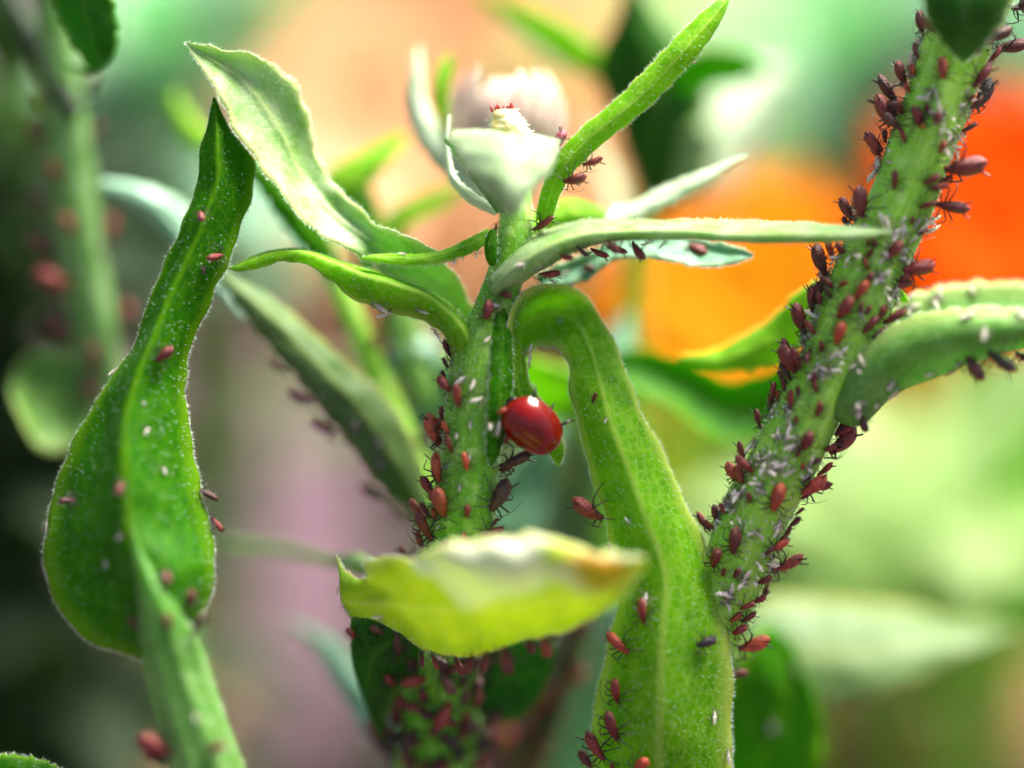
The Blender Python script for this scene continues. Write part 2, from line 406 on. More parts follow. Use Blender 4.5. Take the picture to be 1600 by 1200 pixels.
def make_leaf(parent, stations, mat, cup=2.0, thick=0.45, nu=70, nv=15, hairs=0.0, edge_hairs=0.0, host=None,
              wob=0.25, name='leaf', label=None, fold=0.0, hair_len=0.44, ripple=0.13):
    """stations: list of rails [(px,py,dz), ...] from base to tip"""
    nr = max(len(s) for s in stations)
    st = []
    for s in stations:
        s = list(s)
        if nr == 2 or len(s) == 2:
            a, b = s
            w = math.hypot(a[0] - b[0], a[1] - b[1]) / 15.0
            c = min(cup, 0.35 * w) if cup >= 0 else max(cup, -0.35 * w)
            m = ((a[0] + b[0]) / 2, (a[1] + b[1]) / 2, (a[2] + b[2]) / 2 - c)
            if nr <= 3: s = [a, m, b]
            else:
                q = lambda t: tuple(a[i] * (1 - t) + b[i] * t for i in range(3))
                s = [a, *[tuple(np.array(q(t)) - np.array((0, 0, c * 4 * t * (1 - t)))) for t in np.linspace(0, 1, nr)[1:-1]], b]
        st.append([tuple(W(*p)) for p in s])
    G = np.array(st)                                  # stations, rails, 3
    d = np.linalg.norm(G[1:] - G[:-1], axis=2).mean(axis=1) + 1e-9
    t = np.concatenate([[0], np.cumsum(d)]); t /= t[-1]
    G = spline(G, nu, t)
    r = G.shape[1]
    G = spline(np.swapaxes(G, 0, 1), nv, np.linspace(0, 1, r))
    G = np.swapaxes(G, 0, 1)                          # nu, nv, 3
    Pu = np.gradient(G, axis=0); Pv = np.gradient(G, axis=1)
    Nn = np.cross(Pu, Pv)
    Nn = unit(Nn)
    for _ in range(2):
        Nn[1:-1] = unit(Nn[1:-1] + 0.5 * Nn[:-2] + 0.5 * Nn[2:])
    wid = np.linalg.norm(G[:, -1] - G[:, 0], axis=1)
    u = np.linspace(0, 1, nu)[:, None]; v = np.linspace(0, 1, nv)[None]
    ph = rng.uniform(0, 6.28, 6)
    rip = (np.sin(u * 23 + ph[0] + v * 4) * np.sin(v * 9 + ph[1]) + 0.6 * np.sin(u * 47 + ph[2]) * np.cos(v * 6 + ph[3])) * ripple * MM
    rip *= np.clip(wid[:, None] / 0.006, 0, 1)
    mid = -np.exp(-((v - 0.5) / 0.05) ** 2) * 0.22 * MM * np.clip(wid[:, None] / 0.006, 0, 1)
    ew = (np.abs(2 * v - 1) ** 6) * (np.sin(u * 61 + ph[4]) + np.sin(u * 97 + ph[5] + v * 3)) * 0.5 * wob * MM
    Pvd = unit(Pv) * np.sign(2 * v - 1)[..., None]
    G = G + Nn * (rip + mid)[..., None] + Pvd * (ew * np.clip(wid[:, None] / 0.004, 0, 1))[..., None]
    tap = np.sqrt(np.clip(1 - np.abs(2 * v - 1) ** 5, 0.04, 1)) * np.clip(np.minimum((1 - u) / 0.06, 1), 0.25, 1)
    half = Nn * (thick * 0.5 * MM * tap)[..., None]
    A = (G + half).reshape(-1, 3); B = (G - half).reshape(-1, 3)
    V = np.vstack([A, B]); n = nu * nv
    F = []
    for i in range(nu - 1):
        for j in range(nv - 1):
            a = i * nv + j
            F.append((a, a + nv, a + nv + 1, a + 1))
            F.append((n + a, n + a + 1, n + a + nv + 1, n + a + nv))
    for i in range(nu - 1):
        a = i * nv; F.append((a, n + a, n + a + nv, a + nv))
        a = i * nv + nv - 1; F.append((a, a + nv, n + a + nv, n + a))
    for j in range(nv - 1):
        F.append((j, j + 1, n + j + 1, n + j))
        a = (nu - 1) * nv + j; F.append((a, n + a, n + a + 1, a + 1))
    uv = np.stack([np.broadcast_to(u, (nu, nv)).ravel(), np.broadcast_to(v, (nu, nv)).ravel()], 1)
    uv = np.vstack([uv, uv])
    me = mesh(name, V, F, M[mat] if isinstance(mat, str) else mat, uv)
    o = part(name, me, parent)
    if label: o['label'] = label
    add_host(host, V, F)
    if hairs or edge_hairs:
        area = np.linalg.norm(np.cross(Pu, Pv), axis=2)[:-1, :-1]
        tot = area.sum() / MM ** 2
        nh = int(tot * hairs * 0.6)
        bs, ds, ls = [], [], []
        if nh:
            p = (area / area.sum()).ravel()
            c = rng.choice(len(p), nh, p=p)
            ii, jj = c // (nv - 1), c % (nv - 1)
            fu, fv = rng.random((nh, 1)), rng.random((nh, 1))
            q = (G[ii, jj] * (1 - fu) * (1 - fv) + G[ii + 1, jj] * fu * (1 - fv) + G[ii, jj + 1] * (1 - fu) * fv + G[ii + 1, jj + 1] * fu * fv)
            nn = Nn[ii, jj] * np.where(rng.random((nh, 1)) < 0.5, 1, -1)
            hh = np.linalg.norm(half[ii, jj], axis=1, keepdims=True)
            bs.append(q + nn * hh * 0.95); ds.append(nn + rng.normal(0, 0.35, (nh, 3))); ls.append(rng.uniform(0.45, 1.1, nh) * hair_len * 0.75)
        if edge_hairs:
            for e in (0, nv - 1):
                seg = np.linalg.norm(np.diff(G[:, e], axis=0), axis=1)
                ne = int(seg.sum() / MM * edge_hairs)
                if ne < 1: continue
                c = rng.choice(nu - 1, ne, p=seg / seg.sum()); f = rng.random((ne, 1))
                q = G[c, e] * (1 - f) + G[c + 1, e] * f
                out = unit(Pv[c, e]) * (1 if e else -1)
                bs.append(q); ds.append(out + rng.normal(0, 0.45, (ne, 3)) + Nn[c, e] * rng.normal(0, .4, (ne, 1))); ls.append(rng.uniform(0.5, 1.25, ne) * hair_len)
        bs, ds, ls = np.vstack(bs), np.vstack(ds), np.concatenate(ls) * MM
        hm = hair_mesh('leaf_hair', bs, ds, ls, rng.uniform(0.024, 0.040, len(bs)) * MM)
        h = bpy.data.objects.new('leaf_hair', hm)
        COL.objects.link(h); h.parent = o; h['kind'] = 'stuff'
    return o

def make_stem(parent, pts, mat, ns=28, n=120, ridges=9, ridge=0.035, hairs=0.0, host=None, ground=True, name='stem', hair_len=0.35, bumps=0.03):
    """pts: (px,py,dz,radius_px) from the top down; then dropped to the soil"""
    P = [tuple(W(x, y, z)) + (r * K * (1 + z / 400),) for x, y, z, r in pts]
    if ground:
        x, y, z, r = P[-1]
        dx = (P[-1][0] - P[-2][0])
        for f in (0.5, 0.85, 1.0):
            P.append((x + dx * f * 0.4, y + 0.012 * f, z * (1 - f) - 0.004 * f, r * (1 + 0.15 * f)))
    C = spline(np.array(P), n)
    rad = C[:, 3]; C = C[:, :3]
    T = unit(np.gradient(C, axis=0))
    a = np.cross(T[0], np.array([0.3, 1, 0.2])); a /= np.linalg.norm(a)
    Aa = []
    for i in range(n):
        a = a - T[i] * a.dot(T[i]); a /= np.linalg.norm(a); Aa.append(a)
    Aa = np.array(Aa); Bb = np.cross(T, Aa)
    th = np.linspace(0, 2 * math.pi, ns, endpoint=False)
    u = np.linspace(0, 1, n)[:, None]
    ph = rng.uniform(0, 6.28, 4)
    rr = rad[:, None] * (1 + ridge * np.cos(ridges * th[None] + 3 * u + ph[0]) + bumps * np.sin(u * 40 + 2 * th[None] + ph[1]) + bumps * 0.8 * np.sin(u * 90 + 3 * th[None] + ph[2]))
    D = Aa[:, None] * np.cos(th)[None, :, None] + Bb[:, None] * np.sin(th)[None, :, None]
    V = C[:, None] + D * rr[..., None]
    F = []
    for i in range(n - 1):
        for j in range(ns):
            k = (j + 1) % ns
            F.append((i * ns + j, i * ns + k, (i + 1) * ns + k, (i + 1) * ns + j))
    F.append(tuple(range(ns - 1, -1, -1)))
    uv = np.stack([np.broadcast_to(np.minimum(th, 2 * math.pi - th)[None] / math.pi, (n, ns)).ravel(), np.broadcast_to(u * 6, (n, ns)).ravel()], 1)
    me = mesh(name, V.reshape(-1, 3), F, M[mat], uv)
    o = part(name, me, parent)
    add_host(host, V.reshape(-1, 3), F)
    if hairs:
        seg = np.linalg.norm(np.diff(C, axis=0), axis=1) * rad[:-1] * 2 * math.pi
        inview = np.array([1.0 if abs((Vector(c) - CENTRE).dot(UPV)) < 0.05 else 0.0 for c in C[:-1]])
        w = seg * inview
        nh = int(w.sum() / MM ** 2 * hairs)
        c = rng.choice(n - 1, nh, p=w / w.sum()); j = rng.integers(0, ns, nh); f = rng.random((nh, 1)); g = rng.random((nh, 1))
        j2 = (j + 1) % ns
        q = (V[c, j] * (1 - f) + V[c + 1, j] * f) * (1 - g) + (V[c, j2] * (1 - f) + V[c + 1, j2] * f) * g
        d = unit(D[c, j] * (1 - g) + D[c, j2] * g) + rng.normal(0, 0.4, (nh, 3))
        hm = hair_mesh('stem_hair', q, d, rng.uniform(0.4, 1.2, nh) * hair_len * MM, rng.uniform(0.026, 0.044, nh) * MM)
        h = bpy.data.objects.new('stem_hair', hm)
        COL.objects.link(h); h.parent = o; h['kind'] = 'stuff'
    return o

def tube(pts, rads, ns=5, cap=True):
    """small limb: verts, faces in local space"""
    P = np.array(pts, float); n = len(P)
    T = unit(np.gradient(P, axis=0))
    a = np.cross(T[0], (0.21, 0.33, 0.92))
    if np.linalg.norm(a) < 1e-3: a = np.array([1.0, 0, 0])
    V = []
    for i in range(n):
        a = a - T[i] * a.dot(T[i]); a = a / np.linalg.norm(a); b = np.cross(T[i], a)
        for j in range(ns):
            t = j * 2 * math.pi / ns
            V.append(P[i] + (a * math.cos(t) + b * math.sin(t)) * rads[i])
    F = []
    for i in range(n - 1):
        for j in range(ns):
            k = (j + 1) % ns
            F.append((i * ns + j, i * ns + k, (i + 1) * ns + k, (i + 1) * ns + j))
    if cap:
        F.append(tuple(range(ns - 1, -1, -1))); F.append(tuple(range((n - 1) * ns, n * ns)))
    return V, F
class Acc:
    def __init__(s): s.v, s.f, s.m = [], [], []
    def add(s, vf, mi=0):
        b = len(s.v); s.v.extend(vf[0]); s.f.extend([tuple(i + b for i in q) for q in vf[1]]); s.m.extend([mi] * len(vf[1]))

# ------------------------------------------------------------------ ground
def build_ground():
    n = 90
    def axis(c):
        t = np.linspace(-1, 1, n)
        return c + np.sign(t) * (np.abs(t) * 1.2 + np.abs(t) ** 7 * 60)
    X, Y = np.meshgrid(axis(0.0), axis(0.4), indexing='ij')
    near = np.exp(-((X / 1.2) ** 2 + ((Y - .4) / 1.2) ** 2))
    Z = near * (0.006 * np.sin(X * 31 + 1) * np.cos(Y * 27) + 0.004 * np.sin(X * 67 + Y * 41))
    V = np.stack([X, Y, Z], 2).reshape(-1, 3)
    F = [(i * n + j, (i + 1) * n + j, (i + 1) * n + j + 1, i * n + j + 1) for i in range(n - 1) for j in range(n - 1)]
    o = link(bpy.data.objects.new('ground', mesh('ground', V, F, M['soil'])))
    tag(o, 'bare mauve-brown garden soil beneath the plants', 'ground', kind='structure')
    # loose stones strewn over the bed
    base = [(1, 0, 0), (-1, 0, 0), (0, 1, 0), (0, -1, 0), (0, 0, 1), (0, 0, -1), (.6, .6, .6), (-.6, .6, .6), (.6, -.6, .6), (-.6, -.6, .6)]
    fb = [(6, 4, 0), (6, 0, 2), (6, 2, 4), (7, 4, 2), (7, 2, 1), (7, 1, 4), (8, 4, 3), (8, 3, 0), (8, 0, 4), (9, 4, 1), (9, 1, 3), (9, 3, 4), (0, 3, 5), (0, 5, 2), (2, 5, 1), (1, 5, 3)]
    base = np.array(base)
    vs, fs = [], []
    for k in range(2600):
        x, y = rng.uniform(-0.35, 0.35), rng.uniform(-0.05, 1.0)
        s = rng.uniform(0.003, 0.011)
        a = rng.uniform(0, 6.28)
        q = base * (s * rng.uniform(.7, 1.4), s * rng.uniform(.6, 1.0), s * rng.uniform(.4, .8)) * rng.uniform(.85, 1.15, (10, 1))
        q = np.stack([q[:, 0] * math.cos(a) - q[:, 1] * math.sin(a) + x, q[:, 0] * math.sin(a) + q[:, 1] * math.cos(a) + y, q[:, 2] + 0.002], 1)
        b = len(vs) * 10
        vs.append(q); fs.extend([tuple(i + b for i in f) for f in fb])
    o = link(bpy.data.objects.new('gravel', mesh('gravel', np.vstack(vs), fs, M['stone'])))
    tag(o, 'loose mauve stones strewn over the soil', 'gravel', kind='stuff')
build_ground()

# ------------------------------------------------------------------ the middle plant
def plant(px, py, dz, label, name='marigold_plant'):
    p = W(px, py, dz)
    e = empty(name, (p.x, p.y + 0.012, 0))
    return tag(e, label, 'plant')
P1 = plant(685, 1200, 16, 'aphid-ridden marigold plant topped by a closed pinkish bud, yellowing leaf halfway up')
make_stem(P1, [(806, 300, 5, 22), (806, 330, 3, 25), (803, 380, 1.5, 27), (790, 430, 1, 28), (770, 490, 0.5, 32), (752, 560, 0.3, 42), (742, 640, 0.3, 46),
               (734, 720, 0.6, 46), (724, 800, 1.5, 50), (712, 880, 3.5, 55), (700, 960, 7, 60), (690, 1060, 11, 64), (684, 1200, 16, 68), (682, 1400, 24, 70)],
          'stem', hairs=7, host='mid', n=160)
# broad leaf sweeping to the upper corner, twisted tip
make_leaf(P1, [[(742, 545, 8), (752, 500, 8)], [(700, 520, 8), (735, 470, 6)], [(640, 470, 6), (705, 420, 3)], [(590, 420, 4), (655, 376, 0)],
               [(540, 388, 1), (590, 350, 2)], [(500, 366, 0), (540, 305, 3)], [(462, 330, -1), (505, 262, 4)], [(425, 285, -1), (488, 215, 4)], [(392, 240, -1), (477, 165, 3)],
               [(365, 200, -1), (448, 117, 2)], [(342, 150, -1), (400, 88, 1)], [(322, 118, -1), (345, 75, 0)], [(300, 84, -1), (308, 69, -1)], [(288, 66, -1), (291, 65, -1)]],
          'leaf_pale', cup=-1.6, hairs=7, edge_hairs=14, host='sweep', wob=0.35)
# leaf arching to the small tip, underside showing
make_leaf(P1, [[(738, 650, 2), (756, 590, 1), (760, 570, 2)], [(712, 580, 1), (738, 548, -1), (750, 548, 3)], [(690, 520, 1), (708, 500, -2), (728, 505, 4)],
               [(650, 496, 1), (662, 464, -2), (690, 468, 4)], [(600, 486, 1), (610, 446, -2), (640, 446, 4)], [(555, 468, 1), (563, 432, -1.5), (595, 428, 4)],
               [(520, 440, 0), (525, 416, -1), (548, 414, 4)], [(485, 416, 0), (488, 402, -1), (505, 398, 3)], [(440, 408, 0), (442, 397, 0), (452, 390, 3)],
               [(400, 420, 0), (400, 408, 0), (405, 398, 2)], [(375, 424, 0), (374, 417, 0), (377, 411, 1)], [(356, 420, 0), (356, 419, 0), (357, 418, 0)]],
          'leaf_lime', hairs=6, edge_hairs=14, host='arch', thick=0.6)
# slim crescent leaf
make_leaf(P1, [[(765, 374, 3), (760, 358, 3)], [(735, 396, 0), (728, 376, 1)], [(690, 411, -1), (688, 394, 1)], [(640, 415, -1), (640, 399, 0)], [(595, 411, -1), (597, 399, 0)], [(564, 404, -1), (564, 402, -1)]],
          'leaf_lime', cup=0.6, hairs=6, edge_hairs=12, host='mid', thick=0.7)
# long narrow leaf reaching across to the thick stalk
make_leaf(P1, [[(775, 470, 0), (768, 452, -1.5), (762, 440, 1)], [(800, 452, 0), (800, 420, -2.5), (792, 398, 2)], [(850, 420, 0), (850, 388, -3), (842, 365, 3)], [(900, 392, 0), (905, 368, -3), (900, 348, 4)],
               [(960, 376, -1), (970, 360, -3.5), (970, 344, 4)], [(1030, 372, -2), (1040, 360, -4), (1045, 344, 3)], [(1120, 376, -3), (1130, 364, -5), (1130, 344, 1)], [(1210, 379, -4), (1220, 366, -6), (1220, 346, -1)],
               [(1290, 379, -5), (1300, 367, -6.5), (1300, 352, -3)], [(1350, 373, -6), (1352, 366, -6.5), (1352, 357, -5)], [(1392, 363, -6), (1392, 362, -6), (1393, 360, -6)]],
          'leaf_pale', hairs=7, edge_hairs=14, host='long', thick=0.6)
# small leaf behind it with a yellow rim
make_leaf(P1, [[(850, 452, 5), (835, 430, 5)], [(915, 438, 5), (900, 400, 6)], [(965, 405, 4), (985, 368, 7)], [(1020, 404, 3), (1050, 366, 7)], [(1080, 415, 3), (1100, 372, 6)], [(1135, 415, 3), (1145, 383, 4)], [(1176, 402, 3), (1177, 396, 3)]],
          'leaf_blue', cup=-1.4, hairs=4, edge_hairs=12, host='rimmed', thick=0.7)
# upright blade beside the bud
make_leaf(P1, [[(838, 345, 2), (862, 340, 2)], [(846, 300, 1), (874, 305, 1)], [(862, 255, 0), (893, 272, 0)], [(905, 205, 0), (932, 232, 0)], [(960, 158, 0), (982, 192, 0)], [(1015, 103, 0), (1035, 145, 1)], [(1065, 50, 1), (1088, 88, 1)], [(1108, 12, 2), (1125, 34, 2)], [(1140, -10, 3), (1143, -8, 3)]],
          'leaf_lime', cup=1.0, hairs=9, edge_hairs=14, host='blade', thick=0.8)
# pale blade behind it
make_leaf(P1, [[(930, 362, 7), (960, 320, 9)], [(985, 346, 7), (985, 318, 9)], [(1040, 325, 7), (1030, 295, 9)], [(1095, 295, 7), (1090, 270, 8)], [(1140, 264, 7), (1135, 254, 8)], [(1170, 244, 7), (1171, 242, 7)]],
          'leaf_white', cup=1.0, hairs=4, edge_hairs=9, thick=0.6)
# leaflet hugging the stalk behind the ladybird
make_leaf(P1, [[(770, 470, -0.5), (790, 480, -0.5)], [(768, 540, -2.2), (800, 545, -1)], [(763, 620, -3.2), (798, 620, -1.5)], [(760, 680, -3), (788, 680, -1.5)], [(762, 715, -2.6), (776, 715, -2)], [(766, 728, -2.4), (769, 728, -2.4)]],
          'leaf', cup=0.5, hairs=7, edge_hairs=12, host='mid', thick=0.6)
# little ovate leaf on the stalk under the bud
make_leaf(P1, [[(766, 360, 0), (776, 362, 0)], [(757, 385, -1), (776, 385, -1)], [(764, 412, -1), (774, 410, -1)], [(769, 416, -1), (771, 416, -1)]], 'leaf', cup=0.8, hairs=5, edge_hairs=6, nu=30)
# dark leaf from the stalk beneath the bud towards the right
make_leaf(P1, [[(812, 400, 6), (822, 350, 6)], [(860, 360, 8), (855, 318, 9)], [(905, 352, 9), (900, 312, 10)], [(950, 345, 10), (952, 335, 10)]], 'leaf_lime', cup=1.2, thick=0.6)
# yellowing leaf curling towards the lens
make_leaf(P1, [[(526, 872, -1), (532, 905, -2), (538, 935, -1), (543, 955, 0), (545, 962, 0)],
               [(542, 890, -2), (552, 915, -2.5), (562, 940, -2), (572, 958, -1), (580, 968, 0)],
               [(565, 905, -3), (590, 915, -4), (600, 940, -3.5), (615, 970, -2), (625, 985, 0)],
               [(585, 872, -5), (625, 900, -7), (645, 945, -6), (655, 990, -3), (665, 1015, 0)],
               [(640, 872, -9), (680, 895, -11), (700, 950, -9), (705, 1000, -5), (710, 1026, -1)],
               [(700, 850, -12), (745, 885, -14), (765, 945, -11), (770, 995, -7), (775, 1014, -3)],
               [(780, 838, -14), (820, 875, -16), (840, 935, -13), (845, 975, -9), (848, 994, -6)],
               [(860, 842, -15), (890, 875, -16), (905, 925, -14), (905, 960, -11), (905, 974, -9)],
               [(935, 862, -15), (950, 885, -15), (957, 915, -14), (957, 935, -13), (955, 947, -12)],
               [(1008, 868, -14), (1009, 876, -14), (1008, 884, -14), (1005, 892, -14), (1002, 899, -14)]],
          'leaf_yellow', hairs=5, edge_hairs=12, host='yellow', thick=0.55, wob=0.6, ripple=0.3, nv=25, label='yellowing leaf with bleached patches and painted-in glare')
# lower leaves in the shade of the yellowing one
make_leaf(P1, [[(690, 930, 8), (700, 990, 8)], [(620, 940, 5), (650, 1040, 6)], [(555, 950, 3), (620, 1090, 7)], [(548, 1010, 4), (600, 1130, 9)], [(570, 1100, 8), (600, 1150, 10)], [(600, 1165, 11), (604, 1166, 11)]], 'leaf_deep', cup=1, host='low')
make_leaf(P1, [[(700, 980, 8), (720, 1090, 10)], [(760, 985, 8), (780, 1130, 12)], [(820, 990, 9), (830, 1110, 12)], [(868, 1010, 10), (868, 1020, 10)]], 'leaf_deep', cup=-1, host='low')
make_leaf(P1, [[(650, 1180, 16), (650, 1210, 16)], [(610, 1110, 19), (575, 1160, 19)], [(560, 1050, 22), (530, 1085, 22)], [(540, 1010, 25), (480, 1000, 25)], [(450, 968, 28), (446, 972, 28)]], 'leaf_blue', cup=1)
make_leaf(P1, [[(598, 905, 10), (604, 890, 10)], [(570, 900, 10), (580, 872, 10)], [(520, 885, 16), (520, 868, 16)], [(440, 868, 24), (440, 850, 24)], [(350, 856, 28), (350, 846, 28)]], 'leaf_pale', cup=0.5)

# bud: pink-brown head, cream bract with red teeth, pale bract bending to the lens
def bud():
    c = W(795, 192, 15)
    n, ns = 16, 24
    V, F = [], []
    ax = UPV
    a = RGT; b = ax.cross(a)
    for i in range(n + 1):
        t = i / n
        r = 0.0053 * math.sin(math.pi * (0.05 + 0.93 * t)) ** 0.62
        h = (t - 0.55) * 0.0105
        for j in range(ns):
            th = j * 2 * math.pi / ns
            rr = r * (1 + 0.05 * math.cos(8 * th))
            V.append(c + ax * h + a * (rr * math.cos(th)) + b * (rr * math.sin(th)))
    for i in range(n):
        for j in range(ns):
            k = (j + 1) % ns
            F.append((i * ns + j, i * ns + k, (i + 1) * ns + k, (i + 1) * ns + j))
    F.append(tuple(range(ns - 1, -1, -1))); F.append(tuple(range(n * ns, (n + 1) * ns)))
    o = part('bud', mesh('bud', V, F, M['bract']), P1)
    o['label'] = 'closed pinkish flower bud'
    for k in range(17):                                            # scales laid round the head
        th = k * 2 * math.pi / 17 + 0.2; sp = rng.uniform(0, 1); ht = rng.uniform(.85, 1.25)
        d = a * math.cos(th) + b * math.sin(th); s = ax.cross(d)
        v2, f2 = [], []
        for i in range(7):
            t = i / 6
            r = 0.0056 * math.sin(math.pi * (0.12 + 0.80 * t)) ** 0.6 + 0.0002 + sp * 0.0022 * t ** 2
            h = (t - 0.52) * 0.0108 * ht
            w = 0.0017 * (math.sin(math.pi * (0.2 + 0.78 * t)) ** 0.8)
            for q, e in ((-1, 0), (-0.5, .25), (0, .4), (.5, .25), (1, 0)):
                v2.append(c + ax * h + d * (r + e * 0.0006) + s * (w * q))
        for i in range(6):
            for j in range(4):
                p = i * 5 + j; f2.append((p, p + 1, p + 6, p + 5))
        m2 = mesh('bract', v2, f2, M['bract'], np.array([(i / 6, j / 4) for i in range(7) for j in range(5)]))
        br = part('bract', m2, o)
        br.matrix_parent_inverse = Matrix()
bud()
make_leaf(P1, [[(752, 245, 1), (850, 245, 1)], [(757, 222, 0), (842, 226, 0)], [(764, 200, -0.3), (826, 200, -0.3)], [(769, 182, 0), (812, 180, 0)], [(770, 172, 0.2), (805, 170, 0.2)]],
          'bract_cream', cup=1.2, hairs=5, edge_hairs=10, nu=36, wob=0.5, name='bract', label='cream bract with red toothed top')
M['tooth'] = plain('tooth_red', (0.32, 0.02, 0.03), 0.4, var=(0.5, 0.06, 0.05), vscale=1500)
for k, (x, y, h, tilt) in enumerate([(769, 171, 8, -3), (774, 170, 7, 3), (780, 169, 9, -4), (786, 170, 6, 2), (791, 170, 7, 5), (797, 168, 11, 3), (801, 168, 8, -2)]):
    v, f = tube([W(x, y + 4, 0), W(x + tilt * .5, y - h * .5, -.1), W(x + tilt, y - h, 0)], [0.00016, 0.00013, 0.00003], 6)
    part('bract_tooth', mesh('bract_tooth', v, f, M['tooth']), P1)
make_leaf(P1, [[(770, 215, 3), (795, 222, 2), (826, 216, 3)], [(738, 205, -2), (795, 212, -4), (850, 214, -2)], [(702, 208, -6), (800, 216, -9), (872, 224, -5)], [(712, 236, -9), (800, 240, -12), (866, 246, -8)],
               [(735, 272, -11), (800, 275, -14), (850, 274, -11)], [(762, 305, -12), (800, 308, -14.5), (830, 304, -12)], [(784, 328, -13), (800, 331, -14), (814, 327, -13)], [(797, 343, -13), (799, 343, -13), (801, 343, -13)]],
          'leaf_wan', cup=1.5, hairs=5, edge_hairs=9, wob=0.5, ripple=0.15, thick=0.45, label='pale leaf bending over the bud')
make_leaf(P1, [[(775, 330, 1), (790, 330, 1)], [(742, 285, -1), (770, 280, -3)], [(715, 245, 0), (745, 250, -4)], [(698, 222, 1), (712, 228, -2)], [(694, 216, 1), (696, 217, 1)]], 'leaf', cup=0.5, hairs=6, edge_hairs=12)
make_leaf(P1, [[(770, 335, 2), (790, 330, 2)], [(720, 306, 2), (740, 300, 2)], [(702, 280, 2), (716, 280, 2)], [(698, 255, 2.5), (706, 255, 2.5)], [(700, 180, 4), (702, 180, 4)]], 'leaf_white', cup=0.3, edge_hairs=8)
make_leaf(P1, [[(760, 320, 12), (790, 310, 12)], [(690, 270, 13), (715, 250, 13)], [(648, 215, 14), (690, 205, 14)], [(635, 160, 15), (668, 160, 15)], [(640, 110, 16), (662, 110, 16)], [(654, 72, 17), (657, 72, 17)]], 'leaf_white', cup=0.6)
make_leaf(P1, [[(720, 270, 17), (735, 270, 17)], [(680, 170, 17), (702, 180, 17)], [(676, 140, 17), (700, 145, 17)], [(690, 95, 18), (706, 95, 18)], [(700, 85, 18), (702, 85, 18)]], 'leaf_lime', cup=0.6)

# ------------------------------------------------------------------ the thick leaning stalk
P2 = plant(1020, 1240, 10, 'marigold plant with a thick leaning stalk crowded with red aphids and white skins')
make_stem(P2, [(1545, -60, 1, 56), (1522, 0, 0.5, 55), (1485, 100, 0, 53), (1450, 200, 0, 52), (1415, 300, 0, 50), (1368, 400, 0, 51), (1330, 500, 0, 53), (1285, 600, 0.3, 51), (1236, 700, 0.6, 51),
               (1182, 800, 1, 50), (1145, 900, 2, 48), (1110, 1000, 4, 46), (1075, 1090, 7, 46), (1040, 1200, 10, 48), (1025, 1300, 13, 50)],
          'stem_pale', hairs=5, host='thick', n=190, ridge=0.05, ridges=11, bumps=0.03)
# hooked leaf: rises from below, curls over, hangs down to its tip
make_leaf(P2, [[(940, 1330, 6), (1040, 1330, 5), (1130, 1330, 6)],
               [(925, 1220, 3), (1030, 1220, -1), (1142, 1220, 2)],
               [(927, 1120, 2), (1030, 1110, -3), (1144, 1080, 1)],
               [(950, 1010, 1.5), (1035, 1000, -3.5), (1134, 970, 0.5)],
               [(966, 930, 0.8), (1040, 905, -3), (1112, 880, 0.5)],
               [(950, 830, 0.3), (1010, 815, -2.6), (1074, 790, 0.5)],
               [(928, 750, 0.2), (982, 735, -2), (1038, 715, 0.5)],
               [(908, 680, 0.2), (955, 665, -1.5), (1003, 645, 1)],
               [(892, 610, 0.5), (935, 590, 0), (976, 578, 2)],
               [(886, 568, 1), (920, 540, 2), (955, 520, 3)],
               [(874, 545, 2), (895, 500, 4), (915, 466, 3)],
               [(856, 540, 3), (864, 490, 5), (874, 444, 2)],
               [(838, 544, 3), (832, 495, 5), (836, 444, 0)],
               [(822, 556, 2), (808, 512, 4), (808, 464, -1)],
               [(822, 572, 0.8), (808, 546, 1.5), (793, 503, -1.5)],
               [(831, 602, 0), (813, 595, 0.8), (796, 570, 0)],
               [(850, 632, -0.2), (829, 636, 0.6), (805, 618, 0.6)],
               [(869, 672, 0), (848, 680, 1), (826, 668, 1)],
               [(883, 704, 0.2), (870, 712, 1), (856, 706, 1)],
               [(876, 727, 0.4), (872, 728, 0.6), (868, 726, 0.6)]],
          'leaf_lime', hairs=8, edge_hairs=15, host='hook', thick=0.55, nu=120, nv=21, label='hooked leaf curling over at its tip')
# channelled side leaf running out of the picture
make_leaf(P2, [[(1352, 545, 1), (1335, 585, 1), (1302, 650, -1), (1312, 620, -3), (1332, 572, -2.5)],
               [(1385, 492, 4), (1372, 555, 3), (1345, 664, -1), (1350, 600, -4.5), (1374, 522, -3.5)],
               [(1420, 462, 6), (1415, 535, 4), (1400, 616, -1), (1408, 555, -5.5), (1428, 493, -4)],
               [(1470, 448, 7), (1470, 515, 5), (1460, 590, -1), (1470, 540, -6), (1482, 484, -5)],
               [(1535, 441, 8), (1535, 500, 6), (1530, 562, -1), (1538, 525, -6.5), (1545, 479, -5)],
               [(1610, 444, 8), (1610, 500, 6), (1610, 541, -1), (1612, 518, -6.5), (1615, 487, -5)],
               [(1720, 470, 6), (1720, 505, 4), (1720, 535, -1), (1720, 520, -5), (1722, 500, -4)], [(1800, 530, 1), (1800, 533, 0), (1800, 536, -1), (1800, 534, -2), (1801, 531, -2)]],
          'leaf_mid', hairs=5, edge_hairs=10, host='side', ripple=0.06, thick=0.45, nv=25, label='channelled leaf jutting out sideways from the thick stalk')
make_leaf(P2, [[(1560, -200, 2), (1620, -190, 2)], [(1470, -140, -5), (1600, -120, -5)], [(1436, -60, -9), (1590, -50, -9)], [(1440, 5, -10), (1580, 5, -10)], [(1458, 45, -9), (1560, 45, -9)], [(1480, 75, -7), (1535, 75, -7)], [(1503, 96, -5), (1508, 96, -5)]],
          'leaf_deep', cup=1.5, hairs=3, edge_hairs=6, thick=0.5, host='dark', label='dark leaf at the top of the thick stalk')
